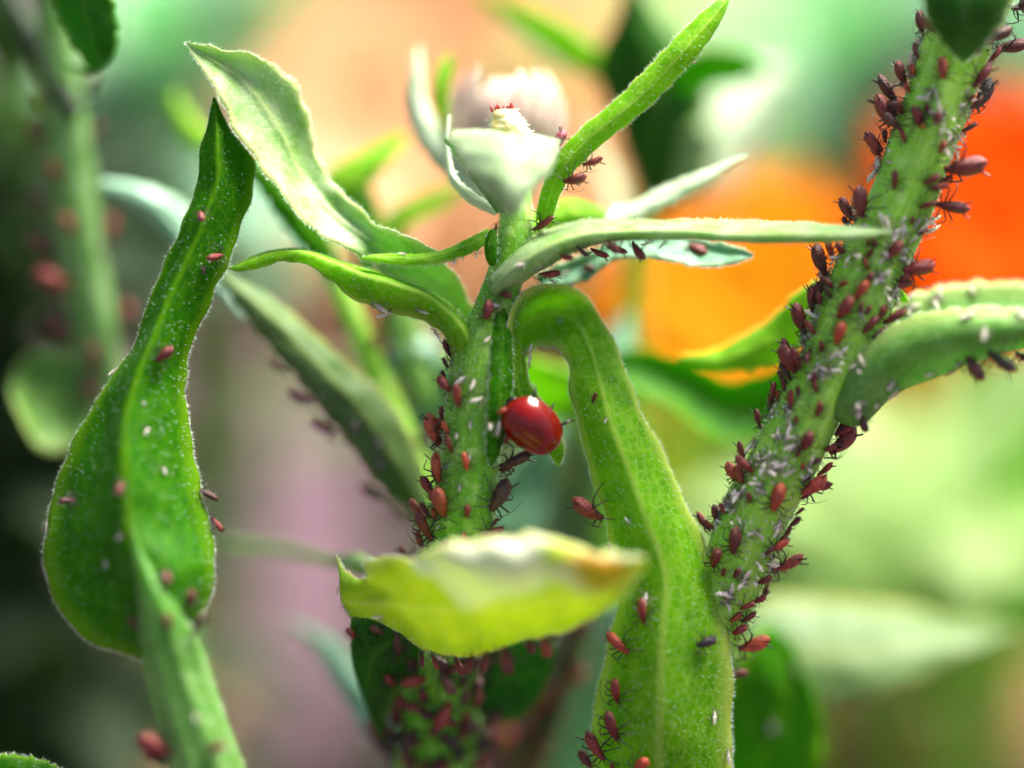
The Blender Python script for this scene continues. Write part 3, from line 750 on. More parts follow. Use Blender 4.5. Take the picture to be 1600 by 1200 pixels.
make_leaf(P2, [[(1420, 470, 3), (1400, 440, 3)], [(1300, 500, 6), (1270, 440, 6)], [(1230, 560, 8), (1200, 500, 10)], [(1140, 580, 10), (1120, 545, 12)], [(1060, 565, 12), (1060, 555, 12)]], 'leaf_lime', cup=1.2, thick=0.6)

# ------------------------------------------------------------------ the big folded leaf and its stalk
P3 = plant(345, 1240, -8, 'marigold shoot with one tall folded leaf, bright on one half and dark on the other')
make_stem(P3, [(204, 795, -7.7, 2.5), (211, 842, -8.5, 7), (224, 888, -9.2, 14), (238, 928, -9.4, 23), (250, 962, -9.2, 32), (262, 998, -8.8, 40), (285, 1080, -8, 48), (312, 1160, -8, 52), (345, 1260, -8, 55)], 'stem_mid', hairs=4, host='tall', n=90, ridge=0.09, ridges=8)
make_leaf(P3, [[(222, 1030, -6), (228, 990, -8), (250, 960, -9), (285, 975, -8), (300, 990, -6)],
               [(150, 1008, -4), (190, 960, -7), (232, 915, -9.5), (290, 945, -8), (322, 950, -4)],
               [(88, 945, -3), (150, 920, -6), (218, 870, -9), (285, 895, -8), (334, 890, -3)],
               [(70, 850, -2), (135, 840, -5), (202, 810, -8), (270, 825, -6), (327, 815, -2)],
               [(84, 770, -1), (140, 760, -4), (196, 740, -7), (255, 750, -5), (310, 745, -1)],
               [(115, 690, -1), (158, 680, -3), (198, 660, -5.5), (248, 665, -4), (295, 670, 0)],
               [(165, 605, -1), (190, 600, -2.5), (216, 590, -4.5), (252, 592, -3), (290, 600, 0)],
               [(207, 540, -0.5), (222, 535, -2), (240, 530, -3.5), (270, 530, -2), (300, 540, 0)],
               [(237, 460, -0.5), (252, 456, -1.5), (270, 455, -2.5), (300, 455, -1.5), (335, 455, 0)],
               [(266, 395, -0.5), (280, 392, -1), (300, 390, -2), (330, 388, -1), (362, 395, 0)],
               [(288, 340, -0.5), (304, 335, -1), (322, 333, -1.4), (352, 330, -0.5), (384, 335, 1)],
               [(304, 300, 0), (320, 295, -0.5), (338, 290, -1), (365, 288, 0), (397, 292, 2)],
               [(313, 240, 0), (322, 238, -0.5), (338, 236, -0.8), (365, 240, 0.5), (394, 246, 2)],
               [(324, 195, 0), (330, 195, -0.3), (338, 196, -0.5), (348, 198, 0), (362, 205, 1)],
               [(333, 152, 0), (334, 152, 0), (335, 152, 0), (336, 153, 0), (337, 154, 0)]],
          'leaf', hairs=6, edge_hairs=14, host='tall', thick=0.45, nu=110, nv=31)

# ------------------------------------------------------------------ softer plants just behind
P4 = plant(180, 900, 28, 'blurred pale stalk dotted with red aphids, standing behind the tall folded leaf')
make_stem(P4, [(70, -120, 20, 22), (82, 0, 21, 25), (95, 120, 22, 30), (112, 250, 23, 34), (125, 380, 24, 36), (145, 500, 25, 36), (160, 600, 26, 36), (195, 750, 29, 36), (255, 950, 33, 36), (300, 1150, 38, 36)], 'stem_grey', host='far', n=80)
make_leaf(P4, [[(100, 100, 14), (115, 105, 14)], [(140, 110, 10), (175, 90, 10)], [(100, 50, 8), (185, 50, 8)], [(80, -20, 6), (170, -20, 6)], [(100, -100, 4), (120, -100, 4)]], 'leaf_deep', cup=1)
make_leaf(P4, [[(150, 640, 24), (160, 600, 24)], [(110, 700, 22), (130, 560, 24)], [(60, 700, 20), (80, 540, 24)], [(22, 630, 20), (40, 560, 24)], [(16, 600, 22), (20, 590, 22)]], 'leaf_mid', cup=-2)
make_leaf(P4, [[(150, 300, 18), (160, 280, 18)], [(200, 320, 18), (230, 290, 19)], [(265, 375, 18), (300, 330, 20)], [(330, 450, 16), (350, 420, 18)], [(380, 500, 14), (384, 498, 14)]], 'leaf_blue', cup=1)
make_leaf(P4, [[(110, 190, 20), (130, 170, 20)], [(60, 120, 22), (90, 90, 22)], [(20, 40, 26), (50, 20, 26)], [(-10, -30, 30), (0, -40, 30)]], 'leaf_painted_shade', cup=1)

P5 = plant(700, 1150, 32, 'blurred marigold plant filling the gap behind the middle stalk')
make_stem(P5, [(470, 290, 22, 14), (500, 370, 20, 16), (545, 480, 18, 17), (595, 600, 18, 18), (640, 700, 18, 19), (675, 800, 20, 20), (700, 1000, 26, 24), (710, 1200, 34, 26)], 'stem_pale', host='behind', n=80)
make_leaf(P5, [[(660, 820, 17), (670, 790, 17)], [(600, 770, 13), (655, 715, 14)], [(540, 690, 12), (620, 640, 13)], [(480, 612, 11), (560, 580, 13)], [(430, 550, 11), (490, 520, 13)], [(380, 490, 11), (430, 470, 13)], [(335, 425, 12), (340, 420, 12)]], 'leaf_soft', cup=1.2, hairs=1.5, edge_hairs=3, host='slant')
make_leaf(P5, [[(520, 440, 18), (540, 420, 18)], [(470, 385, 14), (500, 350, 16)], [(420, 320, 14), (465, 290, 16)], [(385, 270, 14), (415, 250, 16)], [(360, 235, 15), (364, 232, 15)]], 'leaf', cup=1)
make_leaf(P5, [[(500, 340, 22), (520, 350, 22)], [(510, 270, 22), (560, 310, 20)], [(560, 240, 22), (600, 265, 21)], [(625, 210, 24), (640, 218, 24)]], 'leaf_lime', cup=1)
make_leaf(P5, [[(590, 410, 24), (615, 400, 24)], [(600, 340, 24), (640, 350, 24)], [(650, 305, 25), (690, 325, 25)], [(720, 285, 26), (724, 295, 26)]], 'leaf_lime', cup=-1)
make_leaf(P5, [[(600, 570, 24), (615, 590, 24)], [(620, 520, 24), (700, 580, 24)], [(660, 510, 26), (740, 620, 26)], [(640, 610, 28), (690, 650, 28)], [(630, 680, 28), (640, 684, 28)]], 'leaf_blue', cup=1)
make_leaf(P5, [[(480, 300, 24), (470, 320, 24)], [(380, 230, 26), (350, 260, 26)], [(310, 190, 28), (285, 220, 28)], [(275, 140, 30), (262, 150, 30)]], 'leaf_lime', cup=1)
make_leaf(P5, [[(700, 830, 24), (740, 820, 24)], [(760, 800, 24), (830, 850, 24)], [(800, 720, 26), (870, 760, 26)], [(880, 640, 28), (885, 642, 28)]], 'leaf_blue', cup=1)
make_leaf(P5, [[(690, 560, 20), (760, 620, 22)], [(740, 540, 22), (850, 660, 26)], [(840, 560, 20), (930, 640, 24)], [(930, 590, 22), (932, 594, 22)]], 'leaf_lime', cup=1)

make_leaf(P5, [[(545, 480, 20), (560, 460, 20)], [(556, 405, 22), (602, 400, 22)], [(545, 330, 24), (592, 322, 24)], [(562, 268, 26), (565, 268, 26)]], 'leaf', cup=1)
make_leaf(P5, [[(660, 645, 22), (682, 625, 22)], [(608, 560, 24), (662, 532, 24)], [(600, 480, 26), (652, 462, 26)], [(630, 418, 28), (633, 418, 28)]], 'leaf_mid', cup=1)
P6 = plant(1000, 900, 60, 'blurred dark green marigold shoot rising above the upright blade')
make_stem(P6, [(985, 60, 32, 18), (1010, 250, 36, 20), (1000, 420, 40, 20), (980, 700, 50, 22), (960, 1000, 60, 24)], 'stem_pale', n=60)
make_leaf(P6, [[(1010, 330, 36), (1050, 330, 36)], [(960, 200, 34), (1100, 220, 36)], [(930, 105, 32), (1105, 125, 36)], [(965, 20, 30), (1030, 30, 34)], [(985, -50, 30), (990, -50, 30)]], 'leaf_deep', cup=2)
make_leaf(P6, [[(985, 110, 34), (985, 150, 34)], [(930, 70, 32), (930, 125, 34)], [(850, 20, 32), (850, 80, 34)], [(770, -10, 34), (765, 10, 34)], [(735, -20, 34), (735, -15, 34)]], 'leaf_lime', cup=-1.5)
make_leaf(P6, [[(1040, 110, 34), (1040, 150, 34)], [(1100, 75, 30), (1110, 140, 34)], [(1160, 80, 30), (1160, 130, 34)], [(1200, 108, 32), (1200, 112, 32)]], 'leaf', cup=1.2)
make_leaf(P6, [[(1000, 330, 38), (1010, 360, 38)], [(1005, 215, 38), (1100, 290, 34)], [(1060, 190, 36), (1120, 220, 34)], [(1110, 185, 36), (1114, 190, 36)]], 'leaf_pale', cup=1.2)
make_leaf(P6, [[(985, 420, 40), (1000, 450, 40)], [(930, 250, 42), (990, 420, 42)], [(900, 200, 44), (950, 260, 44)], [(880, 180, 44), (882, 182, 44)]], 'leaf_white', cup=1.2)
make_leaf(P6, [[(1010, 300, 44), (1030, 330, 44)], [(1090, 160, 46), (1130, 300, 46)], [(1160, 110, 50), (1190, 200, 50)], [(1230, 100, 54), (1234, 104, 54)]], 'leaf_white', cup=1.2)

P7 = plant(1180, 1300, 34, 'blurred marigold plant with broad leaves spread behind the thick stalk')
make_stem(P7, [(905, 560, 24, 14), (930, 700, 26, 18), (980, 850, 28, 20), (1080, 1050, 30, 22), (1160, 1250, 34, 24)], 'stem_pale', n=60)
make_leaf(P7, [[(880, 620, 24), (890, 580, 24)], [(960, 600, 20), (985, 545, 22)], [(1050, 640, 20), (1075, 560, 22)], [(1120, 690, 20), (1140, 590, 22)], [(1190, 690, 22), (1220, 570, 22)], [(1290, 600, 24), (1290, 560, 24)], [(1330, 550, 26), (1332, 548, 26)]], 'leaf', cup=-2)
make_leaf(P7, [[(1090, 1060, 28), (1100, 1020, 28)], [(1180, 1090, 26), (1170, 940, 30)], [(1290, 1108, 25), (1290, 935, 32)], [(1400, 1080, 26), (1400, 945, 34)], [(1500, 1030, 30), (1500, 968, 36)], [(1595, 988, 34), (1597, 984, 34)]], 'leaf_soft', cup=2)
make_leaf(P7, [[(1100, 1230, 20), (1150, 1300, 20)], [(1130, 1080, 16), (1260, 1260, 20)], [(1170, 1010, 16), (1285, 1120, 20)], [(1190, 985, 18), (1240, 1015, 20)], [(1205, 975, 20), (1208, 976, 20)]], 'leaf', cup=-2, host='round')

make_leaf(P7, [[(935, 770, 26), (955, 745, 26)], [(900, 665, 26), (962, 640, 28)], [(925, 560, 30), (988, 560, 30)], [(980, 488, 32), (984, 488, 32)]], 'leaf_blue', cup=1)
P8 = plant(860, 1230, 30, 'blurred reddish side stalk packed with aphids, low between the hooked leaf and the yellowing leaf')
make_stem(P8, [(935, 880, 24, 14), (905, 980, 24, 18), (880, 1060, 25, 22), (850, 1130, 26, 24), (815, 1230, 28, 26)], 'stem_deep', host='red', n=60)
make_leaf(P8, [[(900, 1000, 28), (915, 1010, 28)], [(960, 940, 30), (1000, 990, 30)], [(900, 1080, 34), (950, 1180, 34)], [(850, 1250, 38), (856, 1256, 38)]], 'leaf_blue', cup=1)

P9 = plant(20, 1320, 0, 'small marigold shoot whose leaf edge shows at the foot of the tall folded leaf')
make_stem(P9, [(-30, 1230, 1, 14), (-40, 1300, 3, 18), (-45, 1400, 6, 20)], 'stem', n=40)
make_leaf(P9, [[(-60, 1230, 0), (-50, 1290, 0)], [(0, 1180, -1), (10, 1260, 0)], [(60, 1186, -1), (50, 1250, 0)], [(110, 1212, 0), (112, 1214, 0)]], 'leaf', cup=1.5, hairs=6, edge_hairs=10)

# ------------------------------------------------------------------ far garden: flowers and leafy clumps
def petal_mesh(mat):
    V, F = [], []
    for i in range(7):
        t = i / 6
        w = 0.13 * math.sin(math.pi * (0.12 + 0.8 * t)) ** 0.7
        for j in range(4):
            q = j / 3 * 2 - 1
            V.append((t, w * q, 0.05 * math.sin(math.pi * t) - 0.03 * q * q + 0.004))
    for i in range(6):
        for j in range(3):
            a = i * 4 + j; F.append((a, a + 1, a + 5, a + 4))
    m = mesh('petal', V, F, mat)
    return m
PET = {k: petal_mesh(M[k]) for k in ('petal', 'petal_peach', 'petal_amber', 'petal_tan')}
def flower(px, py, dz, rad_mm, mat, face, label, npet=26, stalk=True):
    c = W(px, py, dz)
    n = Vector(face).normalized()
    e = empty('marigold_flower', c)
    tag(e, label, 'flower')
    r = rad_mm * MM
    x = n.orthogonal().normalized(); y = n.cross(x)
    for ring, (cnt, sc, lift) in enumerate(((npet, 1.0, 0.10), (npet - 6, 0.8, 0.28))):
        for k in range(cnt):
            a = k * 2 * math.pi / cnt + ring * 0.1 + random.uniform(-.05, .05)
            d = x * math.cos(a) + y * math.sin(a)
            l = lift + random.uniform(-.08, .08)
            X = (d * math.cos(l) + n * math.sin(l)).normalized()
            Y = n.cross(d).normalized(); Z = X.cross(Y)
            p = bpy.data.objects.new('petal', PET[mat])
            COL.objects.link(p); p.parent = e
            s = r * sc * random.uniform(.92, 1.05)
            p.matrix_local = Matrix.Translation(d * r * 0.12 + n * (ring * 0.0008)) @ Matrix((X, Y, Z)).transposed().to_4x4() @ Matrix.Diagonal((s, s, s, 1))
    V, F = [], []
    for i in range(6):
        t = i / 5 * math.pi / 2
        for j in range(14):
            a = j / 14 * 2 * math.pi
            V.append(x * (math.cos(t) * r * .26 * math.cos(a)) + y * (math.cos(t) * r * .26 * math.sin(a)) + n * (math.sin(t) * r * .16 + 0.001))
    for i in range(5):
        for j in range(14):
            k = (j + 1) % 14; F.append((i * 14 + j, i * 14 + k, (i + 1) * 14 + k, (i + 1) * 14 + j))
    o = bpy.data.objects.new('disc', mesh('disc', V, F, M[mat])); COL.objects.link(o); o.parent = e
    if stalk:
        q = c - n * 0.004
        pts = [c - c, -n * r * 0.5, Vector((q.x - c.x - n.x * .01, 0.01, -c.z * 0.55)), Vector((-n.x * 0.012, 0.016, -c.z - 0.003))]
        v, f = tube(spline(np.array([tuple(p) for p in pts]), 14), [0.0022] * 14, 8)
        o = bpy.data.objects.new('stalk', mesh('stalk', v, f, M['stem'])); COL.objects.link(o); o.parent = e
    return e
UPF = (0.0, -0.55, 0.83)
flower(1575, 335, 74, 18, 'petal', (-0.15, -0.6, 0.78), 'vivid orange marigold bloom behind the thick leaning stalk')
flower(1150, 460, 85, 17, 'petal_amber', (0.1, -0.6, 0.8), 'amber marigold bloom under the long narrow leaf')
flower(1330, 500, 150, 16, 'petal_amber', (0, -0.7, 0.7), 'amber marigold bloom low behind the channelled side leaf')
flower(600, 135, 130, 35, 'petal_peach', (0.1, -0.6, 0.8), 'large peach marigold bloom behind the sweeping leaf')
flower(660, 320, 150, 30, 'petal_peach', (0.1, -0.6, 0.8), 'peach marigold bloom behind the crescent leaf and pale stalk')
flower(165, 1115, 110, 17, 'petal_tan', (0.1, -0.6, 0.8), 'faded tan marigold bloom near the soil beside the shoot', stalk=True)

def blade_mesh(mat, seed):
    r = random.Random(seed)
    V, F, uv = [], [], []
    n, m = 12, 7
    bend = r.uniform(.2, .5); tw = r.uniform(-.3, .3)
    for i in range(n):
        t = i / (n - 1)
        w = 0.17 * math.sin(math.pi * (0.06 + 0.93 * t) ** 0.85) ** 0.8
        for j in range(m):
            q = j / (m - 1) * 2 - 1
            V.append((t, w * q, -bend * t * t + 0.3 * w * q * q + tw * w * q * t + .25 * t))
            uv.append((t, j / (m - 1)))
    for i in range(n - 1):
        for j in range(m - 1):
            a = i * m + j; F.append((a, a + 1, a + m + 1, a + m))
    me = mesh('leaf', V, F, M[mat], np.array(uv))
    return me
BL = {}
def clump(px, py, dz, n, size_mm, spread_mm, mat, label, seed):
    """low leafy marigold: stalk with leaves up its height"""
    rd = random.Random(seed)
    c = W(px, py, dz)
    e = empty('leafy_plant', (c.x, c.y, 0)); tag(e, label, 'plant')
    top = max(c.z, 0.03)
    v, f = tube(spline(np.array([(0, 0, -0.003), (0.002, 0.001, top * .5), (0, 0, top)]), 10), np.linspace(0.003, 0.0015, 10), 8)
    o = bpy.data.objects.new('stem', mesh('stem', v, f, M['stem'])); COL.objects.link(o); o.parent = e
    for k in range(n):
        if (mat, k % 3) not in BL: BL[(mat, k % 3)] = blade_mesh(mat, k % 3 + 5)
        p = bpy.data.objects.new('leaf', BL[(mat, k % 3)]); COL.objects.link(p); p.parent = e
        a = k * 2.4 + rd.uniform(-.3, .3)
        h = top - (k / n) * spread_mm * MM * 2
        h = max(h, 0.012)
        s = size_mm * MM * rd.uniform(.75, 1.15)
        tilt = rd.uniform(-.2, .55) + 0.7 * (1 - k / n) ** 3
        p.matrix_local = Matrix.Translation((0, 0, h)) @ Matrix.Rotation(a, 4, 'Z') @ Matrix.Rotation(-tilt, 4, 'Y') @ Matrix.Diagonal((s, s * rd.uniform(.9, 1.5), s, 1))
    return e
clump(330, 40, 130, 24, 40, 24, 'leaf_blue', 'blurred bluish green plant behind the tip of the sweeping leaf', 1)
clump(240, 70, 100, 24, 30, 20, 'leaf_blue', 'blurred bluish green plant further behind the pale aphid stalk', 2)
clump(5, 60, 60, 26, 26, 40, 'leaf_painted_shade', 'blurred dark plant with painted-in shade beside the pale aphid stalk', 3)
clump(-20, 420, 70, 26, 34, 40, 'leaf_painted_shade', 'blurred dark plant with painted-in shade low beside the pale aphid stalk', 4)
clump(20, 800, 80, 30, 34, 40, 'leaf_painted_shade', 'blurred dark plant with painted-in shade behind the wide base of the tall folded leaf', 5)
clump(-40, 1010, 90, 16, 20, 20, 'leaf_painted_shade', 'blurred dark seedling with painted-in shade close to the soil below the tall folded leaf', 6)
clump(900, 60, 150, 24, 50, 40, 'leaf_pale', 'blurred pale green plant behind the bud', 7)
clump(1290, 60, 160, 26, 52, 50, 'leaf_blue', 'blurred bluish green plant between the upright blade and the thick stalk', 8)
clump(1180, 180, 220, 26, 60, 60, 'leaf_pale', 'blurred pale plant far behind the upright blade', 9)
clump(1600, 40, 170, 22, 34, 14, 'leaf_blue', 'blurred bluish plant above the vivid orange bloom', 10)
clump(1430, 770, 110, 10, 34, 9, 'leaf_pale', 'blurred pale lime plant below the channelled side leaf', 11)
clump(1610, 760, 150, 18, 26, 16, 'leaf', 'blurred green plant at the edge of the pale lime plant', 12)
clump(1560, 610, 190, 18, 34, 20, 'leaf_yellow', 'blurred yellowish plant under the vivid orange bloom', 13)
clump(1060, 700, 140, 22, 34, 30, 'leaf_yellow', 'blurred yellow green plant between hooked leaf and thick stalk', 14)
clump(280, 240, 170, 14, 30, 14, 'leaf_lime', 'blurred lime plant behind the tip of the tall folded leaf', 15)
clump(330, 600, 120, 8, 11, 12, 'leaf_lime', 'blurred small lime seedling beside the tall folded leaf', 16)
clump(900, 480, 150, 20, 30, 30, 'leaf_blue', 'blurred bluish plant behind the hooked leaf', 17)
clump(20, 300, 90, 20, 22, 22, 'leaf_painted_shade', 'blurred dark plant with painted-in shade close behind the pale aphid stalk', 18)

M['dry'] = plain('dry_leaf', (0.20, 0.085, 0.045), 0.8, spec=0.1, var=(0.12, 0.05, 0.03), vscale=120)
for k, (px, py, dz, size, rz, lab) in enumerate([(1500, 1150, 222, 70, 0.4, 'dry brown leaf lying on the soil below the broad blurred leaf'), (1380, 1170, 215, 60, 2.4, 'dry reddish leaf curled on the soil near the round blurred leaf'),
                                                 (60, 1180, 210, 60, 1.2, 'dry dark leaf on the soil by the faded tan bloom')]):
    c = W(px, py, dz)
    me_ = blade_mesh('leaf_painted_shade', 40 + k); me_.materials.clear(); me_.materials.append(M['dry'])
    o = link(bpy.data.objects.new('fallen_leaf', me_))
    o.location = (c.x - math.cos(rz) * size * .0005, c.y - math.sin(rz) * size * .0005, 0.010); o.rotation_euler = (0, 0, rz); o.scale = (size * MM, size * MM * 2.2, size * MM * .5)
    tag(o, lab, 'leaf', 'dry leaves on the soil')

# ------------------------------------------------------------------ insects
bpy.context.view_layer.update()
TREES = {k: BVHTree.FromPolygons([Vector(q) for q in v], f) for k, (v, f) in HOST.items()}
def locate(px, py, host):
    """surface point and outward normal under a pixel on that host; at its outline, the nearest point"""
    tr = TREES[host]
    d = (W(px, py, 0) - CAM).normalized()
    p, n, i, dist = tr.ray_cast(CAM, d)
    if p is not None:
        return p, (n if n.dot(d) < 0 else -n), True
    best = None
    for dz in np.arange(-22, 46, 0.6):
        q = W(px, py, dz)
        p, n, i, dist = tr.find_nearest(q)
        if p is not None and (best is None or dist < best[0]): best = (dist, p, q)
    dist, p, q = best
    return p, (q - p).normalized(), False

def profile(t):
    return np.interp(t, [0, .03, .08, .13, .17, .22, .33, .5, .66, .78, .88, .95, 1], [.035, .075, .095, .092, .105, .13, .165, .195, .205, .19, .15, .08, .03])
def body_frame(pitch, arch=0.05):
    piv = np.array([-0.08, 0, 0.15])
    ax = np.array([-math.cos(pitch), 0, math.sin(pitch)]); up = np.array([math.sin(pitch), 0, math.cos(pitch)])
    def at(t, side=0.0, h=0.0):
        return piv + ax * (t - 0.08) + up * (h + arch * math.sin(math.pi * t)) + np.array([0, side, 0])
    return at, ax, up
def body_vf(pitch, fat=1.0, groove=0.035, n=34, ns=16, crumple=0.0, seed=0):
    at, ax, up = body_frame(pitch)
    r0 = np.random.default_rng(seed)
    V, F = [], []
    for i in range(n):
        t = i / (n - 1)
        r = profile(t) * fat
        if 0.2 < t < 0.93: r *= 1 + groove * math.sin(2 * math.pi * t * 12)
        for j in range(ns):
            a = j * 2 * math.pi / ns
            k = 1 + (crumple * r0.normal() if crumple else 0)
            V.append(at(t, r * math.cos(a) * k, r * math.sin(a) * 0.88 * k))
    for i in range(n - 1):
        for j in range(ns):
            k = (j + 1) % ns; F.append((i * ns + j, i * ns + k, (i + 1) * ns + k, (i + 1) * ns + j))
    F.append(tuple(range(ns - 1, -1, -1))); F.append(tuple(range((n - 1) * ns, n * ns)))
    return V, F
def leg_vf(pitch, pair, side, rd, thin=1.0):
    at, ax, up = body_frame(pitch)
    t = (0.16, 0.25, 0.36)[pair]
    hip = at(t, side * profile(t) * 0.8, -0.03)
    foot = np.array([(0.16, -0.26, -0.72)[pair] + rd.uniform(-.1, .1), side * ((.38, .58, .54)[pair] + rd.uniform(-.06, .1)), 0.0])
    knee = hip * 0.55 + foot * 0.45 + np.array([rd.uniform(-.04, .08), side * 0.10, 0.20 + rd.uniform(-.05, .08)])
    toe = foot + np.array([rd.uniform(-.03, .06), side * 0.05, 0.0])
    q = knee * 0.5 + foot * 0.5 + np.array([0, side * 0.025, 0.02])
    return tube([hip, hip * .5 + knee * .5 + np.array([0, 0, .015]), knee, q, foot, toe], np.array([.027, .030, .022, .017, .015, .009]) * thin, 5)
def antenna_vf(pitch, side, rd, thin=1.0):
    at, ax, up = body_frame(pitch)
    b = at(0.03, side * 0.05, 0.04)
    k = rd.uniform(.8, 1.15)
    return tube(spline(np.array([b, b + (0.10, side * .10, .10 * k), b + (0.02 * k, side * .28 * k, .22 * k), b + (-.30 * k, side * .48 * k, .30), b + (-.62 * k, side * .55, .30)]), 11),
                np.linspace(.015, .006, 11) * thin, 5)
def cornicle_vf(pitch, side, rd):
    at, ax, up = body_frame(pitch)
    b = at(0.80, side * 0.13, 0.10)
    d = ax * 0.75 + up * rd.uniform(.35, .6) + np.array([0, side * rd.uniform(.3, .5), 0])
    d = d / np.linalg.norm(d)
    return tube([b, b + d * .12, b + d * .24, b + d * .26], [.027, .023, .020, .024], 6)
def eyes(acc, pitch, mi):
    at, ax, up = body_frame(pitch)
    for s in (-1, 1):
        c = at(0.055, s * 0.078, 0.03)
        V = [c + np.array(q) * 0.026 for q in ((1, 0, 0), (-1, 0, 0), (0, 1, 0), (0, -1, 0), (0, 0, 1), (0, 0, -1))]
        acc.add((V, [(0, 2, 4), (2, 1, 4), (1, 3, 4), (3, 0, 4), (2, 0, 5), (1, 2, 5), (3, 1, 5), (0, 3, 5)]), mi)
PITCHES = [R(8), R(22), R(38), R(55)]
PROTO = []
for pi_, p in enumerate(PITCHES):
    for var in range(2):
        rd = random.Random(pi_ * 10 + var)
        a = Acc(); a.add(body_vf(p, (0.86, 1.16)[var]), 0); eyes(a, p, 1)
        body = mesh('aphid', a.v, a.f, [M['aphid'], M['limb']], fmat=a.m)
        legs = [mesh('leg', *leg_vf(p, k, s, rd), M['limb']) for k in range(3) for s in (-1, 1)]
        ants = [mesh('antenna', *antenna_vf(p, s, rd), M['limb']) for s in (-1, 1)]
        cors = [mesh('cornicle', *cornicle_vf(p, s, rd), M['limb']) for s in (-1, 1)]
        a = Acc(); a.add(body_vf(p, 1.05, n=20, ns=10), 0)
        for k in range(3):
            for s in (-1, 1): a.add(leg_vf(p, k, s, rd), 1)
        for s in (-1, 1): a.add(cornicle_vf(p, s, rd), 1)
        simple = mesh('aphid', a.v, a.f, [M['aphid'], M['limb']], fmat=a.m)
        PROTO.append((p, body, legs, ants, cors, simple))
HUSK = []
for var in range(6):
    rd = random.Random(90 + var)
    p = R(rd.choice((4, 10, 25)))
    a = Acc(); a.add(body_vf(p, 0.58, 0.12, 12, 7, 0.36, var), 0)
    for k in range(3):
        for s in (-1, 1):
            if rd.random() < 0.85: a.add(leg_vf(p, k, s, rd, 0.8), 1)
    for s in (-1, 1): a.add(antenna_vf(p, s, rd, 0.8), 1)
    HUSK.append(mesh('shed_skin', a.v, a.f, [M['husk'], M['husk_limb']], fmat=a.m, smooth=False))

COLS = {'r': ((0.170, 0.018, 0.011), 'dark red'), 'o': ((0.34, 0.050, 0.014), 'orange-red'), 'k': ((0.016, 0.011, 0.010), 'blackish'),
        'b': ((0.070, 0.020, 0.014), 'brown'), 'p': ((0.55, 0.13, 0.13), 'pink'), 'y': ((0.75, 0.32, 0.03), 'tiny orange'), 'w': ((0.6, 0.5, 0.4), 'pale')}
PLACE = {'mid': 'the middle stalk', 'sweep': 'the broad sweeping leaf', 'arch': 'the arching leaf', 'long': 'the underside of the long narrow leaf',
         'rimmed': 'the small yellow-rimmed leaf', 'blade': 'the upright blade', 'yellow': 'the yellowing leaf', 'low': 'the shaded lower leaves', 'hook': 'the hooked leaf',
         'side': 'the channelled side leaf', 'dark': 'the dark top leaf', 'tall': 'the tall folded leaf and its stalk', 'far': 'the blurred pale stalk', 'behind': 'the blurred stalk behind',
         'slant': 'the blurred slanting leaf', 'red': 'the blurred reddish side stalk', 'round': 'the blurred round leaf', 'thick': 'the thick stalk'}
def where(host, px, py):
    if host == 'thick':
        cx = np.interp(py, [0, 100, 200, 300, 400, 500, 600, 700, 800, 900, 1000], [1522, 1485, 1450, 1415, 1368, 1330, 1285, 1236, 1182, 1145, 1110])
        s = px - cx
        edge = 'thick stalk\'s inner edge' if s < -34 else ('thick stalk\'s outer edge' if s > 34 else 'thick stalk\'s open face')
        sec = ('by the dark leaf' if py < 130 else 'above crossing leaf tip' if py < 340 else 'under crossing leaf tip' if py < 430 else
               'level with the side leaf' if py < 600 else 'below the side leaf' if py < 740 else 'near the hooked leaf')
        return edge + ' ' + sec
    if host == 'mid':
        sec = ('under the bud' if py < 470 else 'below the long narrow leaf' if py < 590 else 'beside the ladybird' if py < 710 else 'just above the yellowing leaf' if py < 880 else 'under the yellowing leaf')
        return 'the middle stalk, ' + sec
    if host == 'tall':
        return 'the stalk of the tall folded leaf' if py > 900 else ('the wide part of the tall folded leaf' if py > 600 else 'the narrow upper part of the tall folded leaf')
    if host == 'hook':
        return 'the broad foot of the hooked leaf' if py > 900 else ('the middle of the hooked leaf' if py > 560 else 'the bend of the hooked leaf')
    return PLACE[host]

